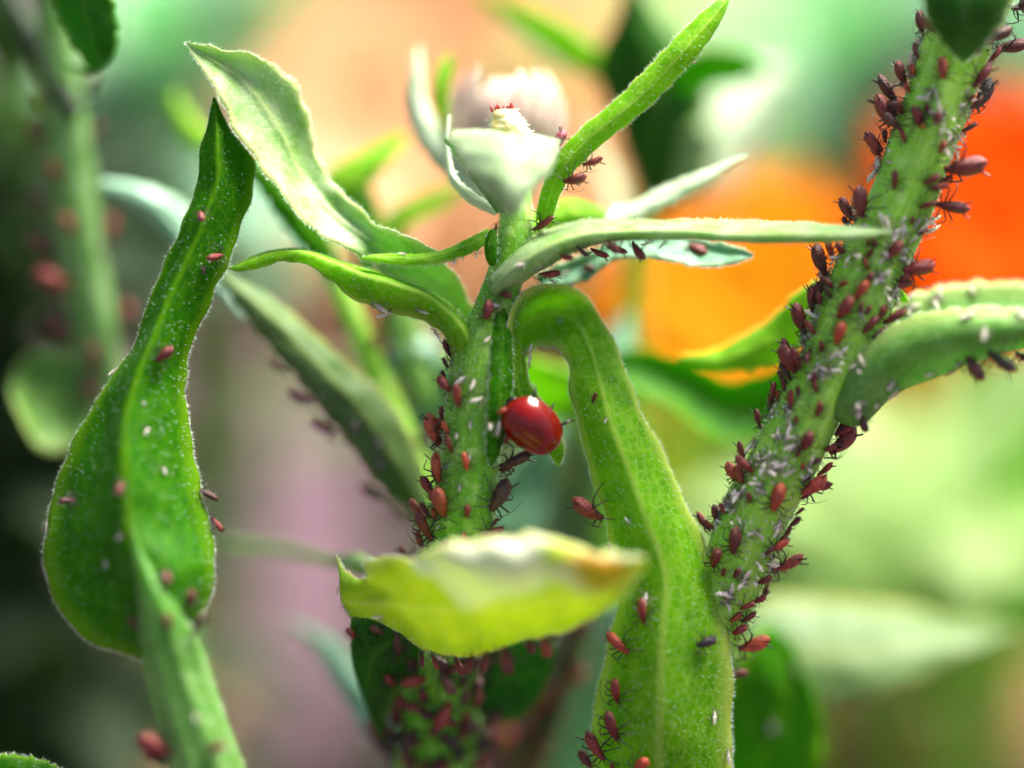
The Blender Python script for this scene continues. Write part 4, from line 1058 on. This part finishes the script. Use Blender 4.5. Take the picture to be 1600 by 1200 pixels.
def set_frame(o, p, n, d, L):
    """stand on p, up n, heading along d"""
    x = d - n * d.dot(n)
    if x.length < 0.15: x = x + n.orthogonal() * 0.3; x = x - n * x.dot(n)
    x.normalize(); y = n.cross(x)
    o.matrix_world = Matrix.Translation(p) @ Matrix((x, y, n)).transposed().to_4x4() @ Matrix.Diagonal((L, L, L, 1))
def aphid(px, py, ln, ang, host, col='r', simple=False):
    rd = random.Random(int(px * 31 + py * 7))
    a = R(ang)
    d = RGT * math.cos(a) + UPV * math.sin(a)
    p, n, hit = locate(px + math.cos(a) * ln * 0.40, py - math.sin(a) * ln * 0.40, host)
    if not hit and n.dot(FWD) > 0: n = (n - FWD * n.dot(FWD) * 1.0).normalized()
    elev = math.asin(max(-1, min(1, -d.dot(n))))
    elev = max(R(6), min(R(56), elev if not hit else max(elev, R(rd.choice((8, 12, 22, 30))))))
    k = min(range(4), key=lambda i: abs(PITCHES[i] - elev))
    pr, body, legs, ants, cors, simp = PROTO[k * 2 + rd.randrange(2)]
    depth = (p - CAM).dot(FWD) / FOCUS
    L = ln * 1.08 * K * depth * (1 / max(0.75, math.cos(elev)) if hit else 1.0)
    c = COLS[col][0]; f = rd.choice((rd.uniform(.6, 1.0), rd.uniform(.9, 1.5)))
    o = bpy.data.objects.new('aphid', simp if simple else body)
    COL.objects.link(o)
    set_frame(o, p - n * 0.00003, n, d, L)
    o.color = (min(c[0] * f, .9), c[1] * f * rd.uniform(.8, 1.25), c[2] * f, 1)
    if not simple:
        for nm, ms in (('leg', legs), ('antenna', ants), ('cornicle', cors)):
            for m_ in ms:
                q = bpy.data.objects.new(nm, m_); COL.objects.link(q); q.parent = o
    size = 'large' if ln >= 37 else 'mid-sized' if ln >= 24 else 'small'
    if simple: size = 'blurred ' + size
    tag(o, f'{size} {COLS[col][1]} aphid on {where(host, px, py)}', 'aphid', 'aphids feeding on the marigolds')
    return o

def batch(host, rows, simple=False):
    for r_ in rows:
        aphid(r_[0], r_[1], r_[2] * 1, r_[3], host, r_[4] if len(r_) > 4 else 'r', simple)
batch('thick', [
    (1435, 37, 34, -80), (1434, 80, 20, -90), (1409, 118, 38, -75), (1427, 114, 18, -80), (1421, 140, 14, -60, 'o'), (1379, 148, 52, -40), (1372, 172, 45, -55),
    (1391, 186, 38, -65), (1475, 112, 33, -85, 'o'), (1461, 186, 18, -95), (1434, 186, 32, -75), (1444, 199, 9, -60, 'y'), (1414, 216, 22, -75), (1371, 227, 38, -50),
    (1379, 214, 20, -80), (1364, 234, 26, -60), (1397, 285, 28, -90), (1575, 72, 48, 195), (1527, 122, 42, 235), (1542, 155, 50, 245, 'k'), (1507, 200, 22, 215),
    (1487, 260, 48, 195), (1452, 282, 28, 210), (1590, 8, 40, 200, 'b'), (1550, 57, 30, 200, 'b'), (1462, 292, 30, 190),
    (1350, 325, 46, -88), (1326, 330, 38, -70), (1321, 349, 20, -60), (1444, 321, 24, 200), (1475, 320, 44, 172), (1300, 392, 34, -80, 'o'), (1281, 412, 50, -70),
    (1357, 378, 18, -95), (1357, 398, 14, 225), (1391, 394, 30, 235), (1320, 448, 21, 175), (1347, 459, 32, 225, 'o'), (1424, 419, 44, 190), (1405, 447, 26, 200),
    (1316, 485, 38, 240), (1314, 527, 34, 245, 'o'), (1274, 460, 36, -95), (1266, 472, 42, -85), (1242, 502, 48, -65), (1371, 490, 26, 250), (1355, 510, 34, 230),
    (1388, 497, 34, 215), (1225, 546, 38, -65), (1240, 571, 40, -65), (1275, 556, 28, 130), (1274, 596, 20, -90), (1221, 590, 22, -70),
    (1239, 630, 28, -95), (1275, 641, 24, -90), (1276, 607, 20, -80), (1256, 690, 32, -100), (1307, 692, 54, 225), (1310, 672, 26, 215), (1345, 659, 22, 215, 'b'),
    (1284, 734, 30, 225, 'o'), (1264, 760, 44, 215, 'o'), (1292, 766, 32, 190), (1211, 781, 44, -105, 'o'), (1247, 800, 18, 220), (1242, 818, 22, 220), (1224, 834, 24, -100),
    (1210, 853, 32, 210, 'o'), (1215, 884, 40, 205, 'o'), (1205, 615, 32, -100), (1227, 605, 18, -90),
    (1196, 627, 24, -90), (1185, 659, 30, -70), (1160, 709, 30, -75), (1150, 745, 26, -60, 'o'), (1095, 820, 34, -40), (1114, 824, 15, -40, 'o'), (1152, 850, 40, 255),
    (1126, 877, 34, 225), (1150, 896, 18, 250), (1197, 862, 20, 220), (1190, 906, 20, 215), (1197, 932, 18, 215), (1182, 936, 18, 215), (1164, 946, 24, 210), (1135, 930, 14, 250, 'o'),
    (1146, 965, 22, 220, 'o'), (1165, 965, 26, 210), (1152, 984, 24, 215), (1164, 1005, 42, 205, 'o'), (1157, 1056, 28, 190), (1258, 448, 22, -70), (1290, 430, 20, -75)])
batch('side', [(1517, 563, 32, 130, 'b'), (1555, 552, 44, 150, 'k'), (1595, 552, 30, 150, 'b'), (1400, 480, 22, 190), (1347, 655, 20, 110, 'b')])
batch('hook', [(934, 800, 44, -35), (930, 624, 17, 235), (1011, 961, 34, -100), (976, 1012, 36, -45, 'o'), (972, 1085, 36, -105), (968, 1139, 44, -88), (942, 1170, 44, -70),
               (1004, 1190, 32, 220, 'o'), (922, 1190, 28, -60), (958, 1198, 18, 90, 'o'), (1097, 1005, 28, 200, 'k')])
batch('mid', [(699, 605, 26, -50), (720, 624, 32, -95), (694, 650, 24, -95), (685, 681, 44, -65, 'o'), (708, 697, 26, -85), (689, 737, 44, -85, 'o'), (729, 724, 28, -80, 'o'),
              (700, 791, 42, -92, 'o'), (731, 800, 20, -100), (773, 779, 52, 240, 'b'), (657, 800, 40, -60, 'o'), (674, 828, 40, -70), (664, 851, 28, -80, 'o'), (622, 867, 36, -50),
              (727, 842, 18, -90, 'o'), (762, 832, 30, 195), (784, 356, 24, 145), (761, 489, 30, -100), (692, 547, 28, -60), (692, 592, 22, -70), (789, 462, 20, 160), (839, 356, 28, 205), (752, 317, 18, -20),
              (790, 725, 40, 200, 'b'), (697, 570, 20, -60, 'b')])
batch('long', [(851, 425, 28, 180), (880, 399, 16, 170), (932, 391, 30, 155), (962, 387, 30, 150), (994, 394, 32, 125), (953, 379, 20, 130), (905, 388, 18, 140, 'b')])
batch('rimmed', [(1086, 392, 32, 145), (918, 425, 20, 150, 'b')])
batch('blade', [(872, 224, 36, -120, 'p'), (919, 251, 30, 205), (890, 277, 30, 205)])
batch('tall', [(318, 338, 20, 120), (336, 400, 28, 10), (250, 557, 28, 220), (317, 421, 12, 90, 'b'), (193, 762, 24, 90), (318, 772, 26, 150, 'b'), (344, 815, 28, 140), (112, 782, 22, 10, 'b'),
               (213, 974, 22, -60), (263, 975, 22, -85), (290, 940, 26, -85), (304, 982, 24, -120, 'b'), (258, 1165, 46, -30), (230, 1192, 36, 0), (258, 900, 22, 90), (335, 1170, 26, 200)])
batch('far', [(155, 210, 32, 250), (60, 212, 44, -55), (95, 440, 50, -35), (112, 352, 32, -60), (173, 365, 42, 255), (65, 318, 36, -20), (78, 385, 38, -35), (72, 500, 34, -30), (106, 518, 46, -40),
              (196, 500, 44, 250), (152, 560, 38, -90), (146, 596, 34, 90), (68, 160, 30, -70), (150, 130, 30, 240), (88, 270, 30, -70)], True)
batch('mid', [(638, 1050, 42, -80), (640, 1095, 36, -80), (630, 1120, 36, -70), (665, 1085, 32, -90), (697, 1107, 40, 65), (650, 1155, 32, -50), (705, 1160, 42, -60, 'k'), (748, 1165, 36, 220, 'k'),
              (755, 1130, 36, 230, 'b'), (745, 1190, 40, 215), (690, 1190, 30, 30), (610, 1142, 42, -25), (612, 1175, 40, -50, 'b'), (715, 1065, 22, -90, 'b'), (655, 1040, 30, -90, 'b'),
              (645, 1190, 34, -80), (720, 1125, 26, -100)], True)
batch('yellow', [(710, 1050, 26, 90, 'o'), (735, 1030, 24, 60), (760, 1024, 26, 80), (790, 1018, 32, 100), (674, 1040, 26, 100), (655, 1030, 24, 80), (612, 1005, 22, 60, 'b'), (825, 1008, 24, 90), (850, 1002, 26, 100, 'o')])
batch('low', [(552, 990, 20, -60), (590, 985, 24, -30, 'b'), (620, 1010, 30, -70, 'b'), (640, 1040, 34, -80, 'b'), (612, 1060, 26, -60)], True)
batch('red', [(905, 985, 46, 250), (885, 1030, 44, 250, 'b'), (895, 1060, 40, 220), (865, 1085, 46, 240), (845, 1110, 44, 235), (868, 1120, 36, 230, 'b'), (835, 1150, 46, 235), (812, 1175, 46, 230, 'o'),
              (848, 1165, 36, 225), (825, 1198, 44, 230), (920, 940, 40, 255, 'b'), (795, 1200, 40, 60)], True)
batch('slant', [(480, 620, 40, -20, 'b'), (512, 668, 42, -30, 'b'), (585, 775, 44, -45, 'b'), (612, 822, 44, -40, 'b'), (555, 665, 22, 90, 'k'), (592, 692, 20, 90, 'k'), (594, 722, 18, 90, 'k'), (430, 590, 30, -30, 'b')], True)
batch('behind', [(520, 510, 24, -80), (655, 690, 28, 230, 'b'), (580, 540, 20, -80, 'b'), (660, 530, 28, -90)], True)
batch('round', [(1245, 1045, 22, 90, 'k'), (1205, 1135, 22, 60, 'k')], True)

rx = random.Random(21)
CX = lambda y: float(np.interp(y, [0, 100, 200, 300, 400, 500, 600, 700, 800, 900, 1000], [1522, 1485, 1450, 1415, 1368, 1330, 1285, 1236, 1182, 1145, 1110]))
for k in range(66):
    y = rx.uniform(20, 960); e = rx.choice((-1, 1, 0))
    off = e * rx.uniform(46, 60) if e else rx.uniform(-35, 35)
    aphid(CX(y) + off, y, rx.uniform(13, 30) if e else rx.uniform(11, 20), (rx.uniform(-85, -45) if e < 0 else rx.uniform(195, 235) if e > 0 else rx.uniform(-110, -70)), 'thick', rx.choice('rrrrob'))
for k in range(16):
    y = rx.uniform(640, 860); e = rx.choice((-1, -1, 1, 0))
    off = e * rx.uniform(38, 54) if e else rx.uniform(-25, 25)
    aphid(float(np.interp(y, [640, 720, 800, 880], [742, 734, 724, 712])) + off, y, rx.uniform(13, 28), rx.uniform(-90, -50) if e <= 0 else rx.uniform(200, 240), 'mid', rx.choice('rrro'))
for k in range(34):
    aphid(rx.uniform(618, 775), rx.uniform(1030, 1200), rx.uniform(24, 38), rx.uniform(0, 360), 'mid', rx.choice('rrbbk'), True)

# shed skins, each one lying where the insects moult
def skin(px, py, ln, ang, host):
    rd = random.Random(int(px * 17 + py * 5))
    a = R(ang)
    d = RGT * math.cos(a) + UPV * math.sin(a)
    p, n, hit = locate(px, py, host)
    n = (n + Vector([rd.uniform(-.35, .35) for _ in range(3)])).normalized()
    o = bpy.data.objects.new('shed_skin', HUSK[rd.randrange(6)])
    COL.objects.link(o)
    set_frame(o, p - n * 0.0001, n, d, ln * K * (p - CAM).dot(FWD) / FOCUS)
    tag(o, f'white shed aphid skin on {where(host, px, py)}', 'shed skin', 'shed skins left by the aphids')
rs = random.Random(5)
SK = []
for cx, cy, sx, sy, cnt in [(1360, 265, 14, 12, 4), (1425, 60, 8, 10, 2), (1420, 100, 8, 12, 3), (1450, 145, 16, 10, 4), (1510, 165, 10, 18, 5), (1480, 215, 14, 12, 5), (1490, 235, 8, 14, 3), (1375, 250, 8, 8, 2),
                            (1340, 340, 10, 14, 3), (1320, 400, 16, 14, 4), (1290, 440, 14, 12, 4), (1395, 350, 16, 16, 4), (1440, 350, 10, 16, 5), (1415, 380, 10, 12, 3), (1380, 430, 16, 16, 6), (1390, 465, 12, 10, 4),
                            (1275, 500, 12, 14, 4), (1255, 530, 14, 14, 4), (1285, 580, 16, 12, 5), (1340, 480, 6, 8, 1), (1215, 650, 12, 14, 3), (1240, 655, 14, 14, 3), (1220, 690, 16, 10, 4), (1225, 735, 10, 16, 4),
                            (1260, 730, 10, 12, 3), (1180, 690, 8, 8, 2), (1165, 730, 10, 10, 2), (1140, 790, 16, 12, 7), (1125, 805, 12, 10, 3), (1205, 740, 12, 14, 3), (1190, 760, 12, 12, 3), (1220, 810, 10, 12, 4),
                            (1170, 895, 14, 12, 4), (1145, 930, 10, 10, 4), (1195, 880, 10, 10, 3), (1180, 830, 10, 10, 2), (1150, 770, 14, 12, 5), (1200, 715, 14, 12, 4), (1245, 690, 12, 12, 3), (1300, 560, 12, 12, 3), (1160, 830, 14, 10, 4), (1470, 180, 14, 14, 4), (1400, 400, 12, 12, 4)]:
    for _ in range(cnt):
        SK.append((cx + rs.gauss(0, sx * .5), cy + rs.gauss(0, sy * .5), rs.uniform(14, 30), rs.uniform(0, 360), 'thick'))
for cx, cy, sx, sy, cnt in [(1350, 635, 20, 10, 5), (1390, 600, 16, 8, 3), (1350, 578, 14, 10, 3), (1480, 580, 20, 6, 3), (1520, 500, 12, 8, 2), (1460, 470, 20, 6, 3), (1515, 463, 8, 4, 1), (1585, 500, 10, 10, 2), (1420, 480, 12, 6, 3), (1540, 515, 8, 6, 1)]:
    for _ in range(cnt):
        SK.append((cx + rs.gauss(0, sx * .6), cy + rs.gauss(0, sy * .6), rs.uniform(16, 26), rs.uniform(0, 360), 'side'))
SK += [(585, 470, 30, 160, 'arch'), (612, 486, 26, 30, 'arch'), (652, 482, 22, 160, 'arch'), (676, 515, 22, 110, 'arch'), (704, 560, 22, 100, 'arch'), (600, 480, 20, 70, 'arch'),
       (728, 588, 24, 40, 'mid'), (742, 592, 22, 60, 'mid'), (755, 620, 26, 20, 'mid'), (766, 525, 18, 50, 'mid'), (782, 478, 24, 0, 'mid'), (774, 682, 26, -60, 'mid'), (735, 658, 14, 90, 'mid'), (715, 676, 12, 90, 'mid'),
       (734, 708, 14, 90, 'mid'), (718, 755, 16, 90, 'mid'), (700, 725, 16, 30, 'mid'), (688, 820, 14, 60, 'mid'), (700, 846, 16, 90, 'mid'), (724, 830, 14, 90, 'mid'), (680, 765, 20, 120, 'mid'), (765, 660, 16, 80, 'mid'),
       (826, 380, 24, 40, 'mid'), (750, 395, 16, 90, 'mid'), (820, 412, 18, 10, 'long'), (890, 425, 22, 30, 'rimmed'), (870, 436, 20, 0, 'hook'), (878, 498, 18, 60, 'hook'), (852, 545, 22, -50, 'hook'), (822, 555, 22, -60, 'hook'),
       (835, 572, 22, -70, 'hook'), (957, 850, 30, 60, 'hook'), (985, 818, 14, -45, 'hook'), (1012, 925, 32, 85, 'hook'), (1115, 1110, 24, 60, 'hook'), (1135, 1170, 26, 80, 'hook'), (948, 653, 10, 80, 'hook'),
       (673, 1025, 30, 80, 'yellow'), (600, 962, 22, 30, 'yellow'), (530, 950, 18, 60, 'yellow'), (524, 918, 14, 80, 'yellow'), (175, 570, 18, 30, 'tall'), (232, 668, 16, 60, 'tall'), (255, 730, 15, 60, 'tall'), (190, 835, 18, 30, 'tall'),
       (165, 875, 16, 90, 'tall'), (304, 1116, 14, 90, 'tall'), (62, 815, 24, 80, 'tall'), (228, 630, 10, 0, 'tall'), (1020, 383, 22, 10, 'long'), (1040, 378, 20, 0, 'long'), (635, 398, 14, 20, 'mid'), (712, 404, 14, 50, 'mid'),
       (722, 300, 12, 50, 'mid')]
for r_ in SK: skin(*r_)

# matted crumbs of skin and limb on the stalk
def litter():
    v, f, m = [], [], []
    r0 = random.Random(3)
    for (px, py, ln, ang, host) in SK:
        if host != 'thick': continue
        for _ in range(8):
            p, n, hit = locate(px + r0.gauss(0, 12), py + r0.gauss(0, 12), host)
            d = Vector([r0.gauss(0, 1) for _ in range(3)]).normalized() + n * 0.5
            s = r0.uniform(.25, .85) * MM
            if r0.random() < 0.5:
                a, q = tube([p - n * .00005, p + d * s * .5 + n * .0001, p + d * s + Vector([r0.gauss(0, .00012) for _ in range(3)])], [.000026, .000024, .000014], 4); mi = 1
            else:
                e = d.orthogonal().normalized()
                a = [p, p + d * s * .5 + e * s * .25, p + d * s * .8, p + d * s * .4 - e * s * .2 + n * s * .3, p + d * s * .4 + n * s * .25]
                q = [(0, 1, 4), (1, 2, 4), (2, 3, 4), (3, 0, 4), (0, 3, 2, 1)]; mi = 0
            b = len(v); v.extend(a); f.extend([tuple(i + b for i in z) for z in q]); m.extend([mi] * len(q))
    o = link(bpy.data.objects.new('litter', mesh('litter', v, f, [M['husk'], M['limb']], smooth=False, fmat=m)))
    tag(o, 'crumbs of dry skin and broken limbs matted on the thick stalk', 'litter', kind='stuff')
litter()

# ------------------------------------------------------------------ ladybird and water drops
def ladybird():
    c = W(832, 664, -2.2)
    a = R(-52)
    tail = RGT * math.cos(a) + UPV * math.sin(a)
    n = (-FWD * 0.86 + (RGT * math.cos(R(205)) + UPV * math.sin(R(205))) * 0.50)
    n = (n - tail * n.dot(tail) * 1.0 + tail * 0.36).normalized()
    x = (-tail + n * tail.dot(n)).normalized(); y = n.cross(x)
    e = empty('ladybird', c)
    tag(e, 'glossy spotless red ladybird with water drops at the tip of the hooked leaf', 'ladybird')
    Mt = Matrix((x, y, n)).transposed()
    LX, LY, LZ = 0.0035, 0.0027, 0.0027
    def put(nm, V, F, mat):
        o = bpy.data.objects.new(nm, mesh(nm, [Mt @ Vector(q) for q in V], F, mat)); COL.objects.link(o); o.parent = e
        return o
    for s in (-1, 1):
        V, F = [], []
        nn, mm = 22, 16
        for i in range(nn):
            u = i / (nn - 1) * math.pi
            for j in range(mm):
                w = j / (mm - 1)
                th = w * (math.pi / 2 + 0.12)
                taper = 1 - 0.10 * (-math.cos(u)) * 1.0
                r = math.sin(u) ** 0.82
                lip = 0.00012 * max(0, (w - .88) / .12)
                V.append((LX * math.cos(u), s * (0.00001 + (LY * taper * r + lip) * math.sin(th)), LZ * r * math.cos(th) * (1 - 0.06 * math.cos(u)) * (1 - 0.05 * math.exp(-(th / 0.05) ** 2))))
        for i in range(nn - 1):
            for j in range(mm - 1):
                q = i * mm + j
                F.append((q, q + 1, q + mm + 1, q + mm) if s < 0 else (q, q + mm, q + mm + 1, q + 1))
        o = put('elytron', V, F, M['elytron'])
        add_host('shell', [tuple(Vector(v) + c) for v in [Mt @ Vector(q) for q in V]], F)
    def blob(cx, cy, cz, rx, ry, rz):
        V, F = [], []
        for i in range(11):
            u = i / 10 * math.pi
            for j in range(16):
                t = j / 16 * 2 * math.pi
                V.append((cx + rx * math.cos(u), cy + ry * math.sin(u) * math.cos(t), cz + rz * math.sin(u) * math.sin(t)))
        for i in range(10):
            for j in range(16):
                k = (j + 1) % 16; F.append((i * 16 + j, i * 16 + k, (i + 1) * 16 + k, (i + 1) * 16 + j))
        return V, F
    put('underside', *blob(0, 0, 0.0001, LX * .95, LY * .9, 0.0007), M['black'])
    put('pronotum', *blob(LX * 0.74, 0, -0.0002, 0.0008, 0.0015, 0.0007), M['black'])
    put('head', *blob(LX * 0.92, 0, -0.0006, 0.0005, 0.0008, 0.0005), M['black'])
    for s in (-1, 1):
        put('antenna', *tube([(LX * .98, s * .0005, -.0006), (LX * 1.12, s * .0009, -.0005), (LX * 1.16, s * .0013, -.0007)], [.00007, .00006, .0001]), M['black'])
        for fx, k in ((.55, .3), (0.0, 0), (-.5, -.3)):
            put('leg', *tube([(LX * fx, s * LY * .5, 0), (LX * (fx + k * .4), s * LY * .95, -.0003), (LX * (fx + k * .7), s * LY * 1.12, -.0008), (LX * (fx + k), s * LY * 1.15, -.0011)], [.00018, .00017, .00012, .00008], 6), M['black'])
ladybird()
TREES['shell'] = BVHTree.FromPolygons([Vector(q) for q in HOST['shell'][0]], HOST['shell'][1])
def drop(px, py, rpx, host, label):
    p, n, hit = locate(px, py, host)
    r = rpx * K
    V, F = [], []
    for i in range(13):
        u = i / 12 * math.pi
        for j in range(18):
            t = j / 18 * 2 * math.pi
            V.append((r * math.sin(u) * math.cos(t), r * math.sin(u) * math.sin(t), r * (0.8 * math.cos(u) + (0.08 if math.cos(u) > 0 else 0.0))))
    for i in range(12):
        for j in range(18):
            k = (j + 1) % 18; F.append((i * 18 + j, i * 18 + k, (i + 1) * 18 + k, (i + 1) * 18 + j))
    o = bpy.data.objects.new('water_drop', mesh('water_drop', V, F, M['water'])); COL.objects.link(o)
    o.matrix_world = Matrix.Translation(p + n * r * 0.45) @ n.to_track_quat('Z', 'Y').to_matrix().to_4x4()
    tag(o, label, 'water drop', 'water drops on the insects and stalks')
for px, py, r_ in [(808, 677, 2.6), (818, 699, 3.2), (805, 699, 3.0), (790, 668, 2.2), (866, 690, 2.0)]:
    drop(px, py, r_, 'shell', 'tiny clear water drop on the ladybird shell')
drop(1286, 638, 4.2, 'thick', 'clear water drop on the thick stalk beside a small aphid')
drop(1138, 941, 3.6, 'thick', 'clear water drop among skins low on the thick stalk')
drop(1083, 95, 3.0, 'blade', 'white water drop on the edge of the upright blade')

# ------------------------------------------------------------------ tell look-alikes on one host apart by their height on it
bpy.context.view_layer.update()
ORD = ['highest', 'second highest', 'third highest', 'fourth highest', 'fifth highest', 'sixth highest', 'seventh highest', 'eighth highest', 'ninth highest', 'tenth highest', 'eleventh highest', 'twelfth highest']
same = {}
for o in SC.objects:
    if o.parent is None and o.get('category') in ('aphid', 'shed skin', 'water drop'):
        same.setdefault(o['label'], []).append(o)
for lab, os_ in same.items():
    if 1 < len(os_) <= 12 and not lab.startswith('tiny clear'):
        os_.sort(key=lambda q: -q.matrix_world.translation.z)
        for k, o in enumerate(os_): o['label'] = ORD[k] + ' ' + lab
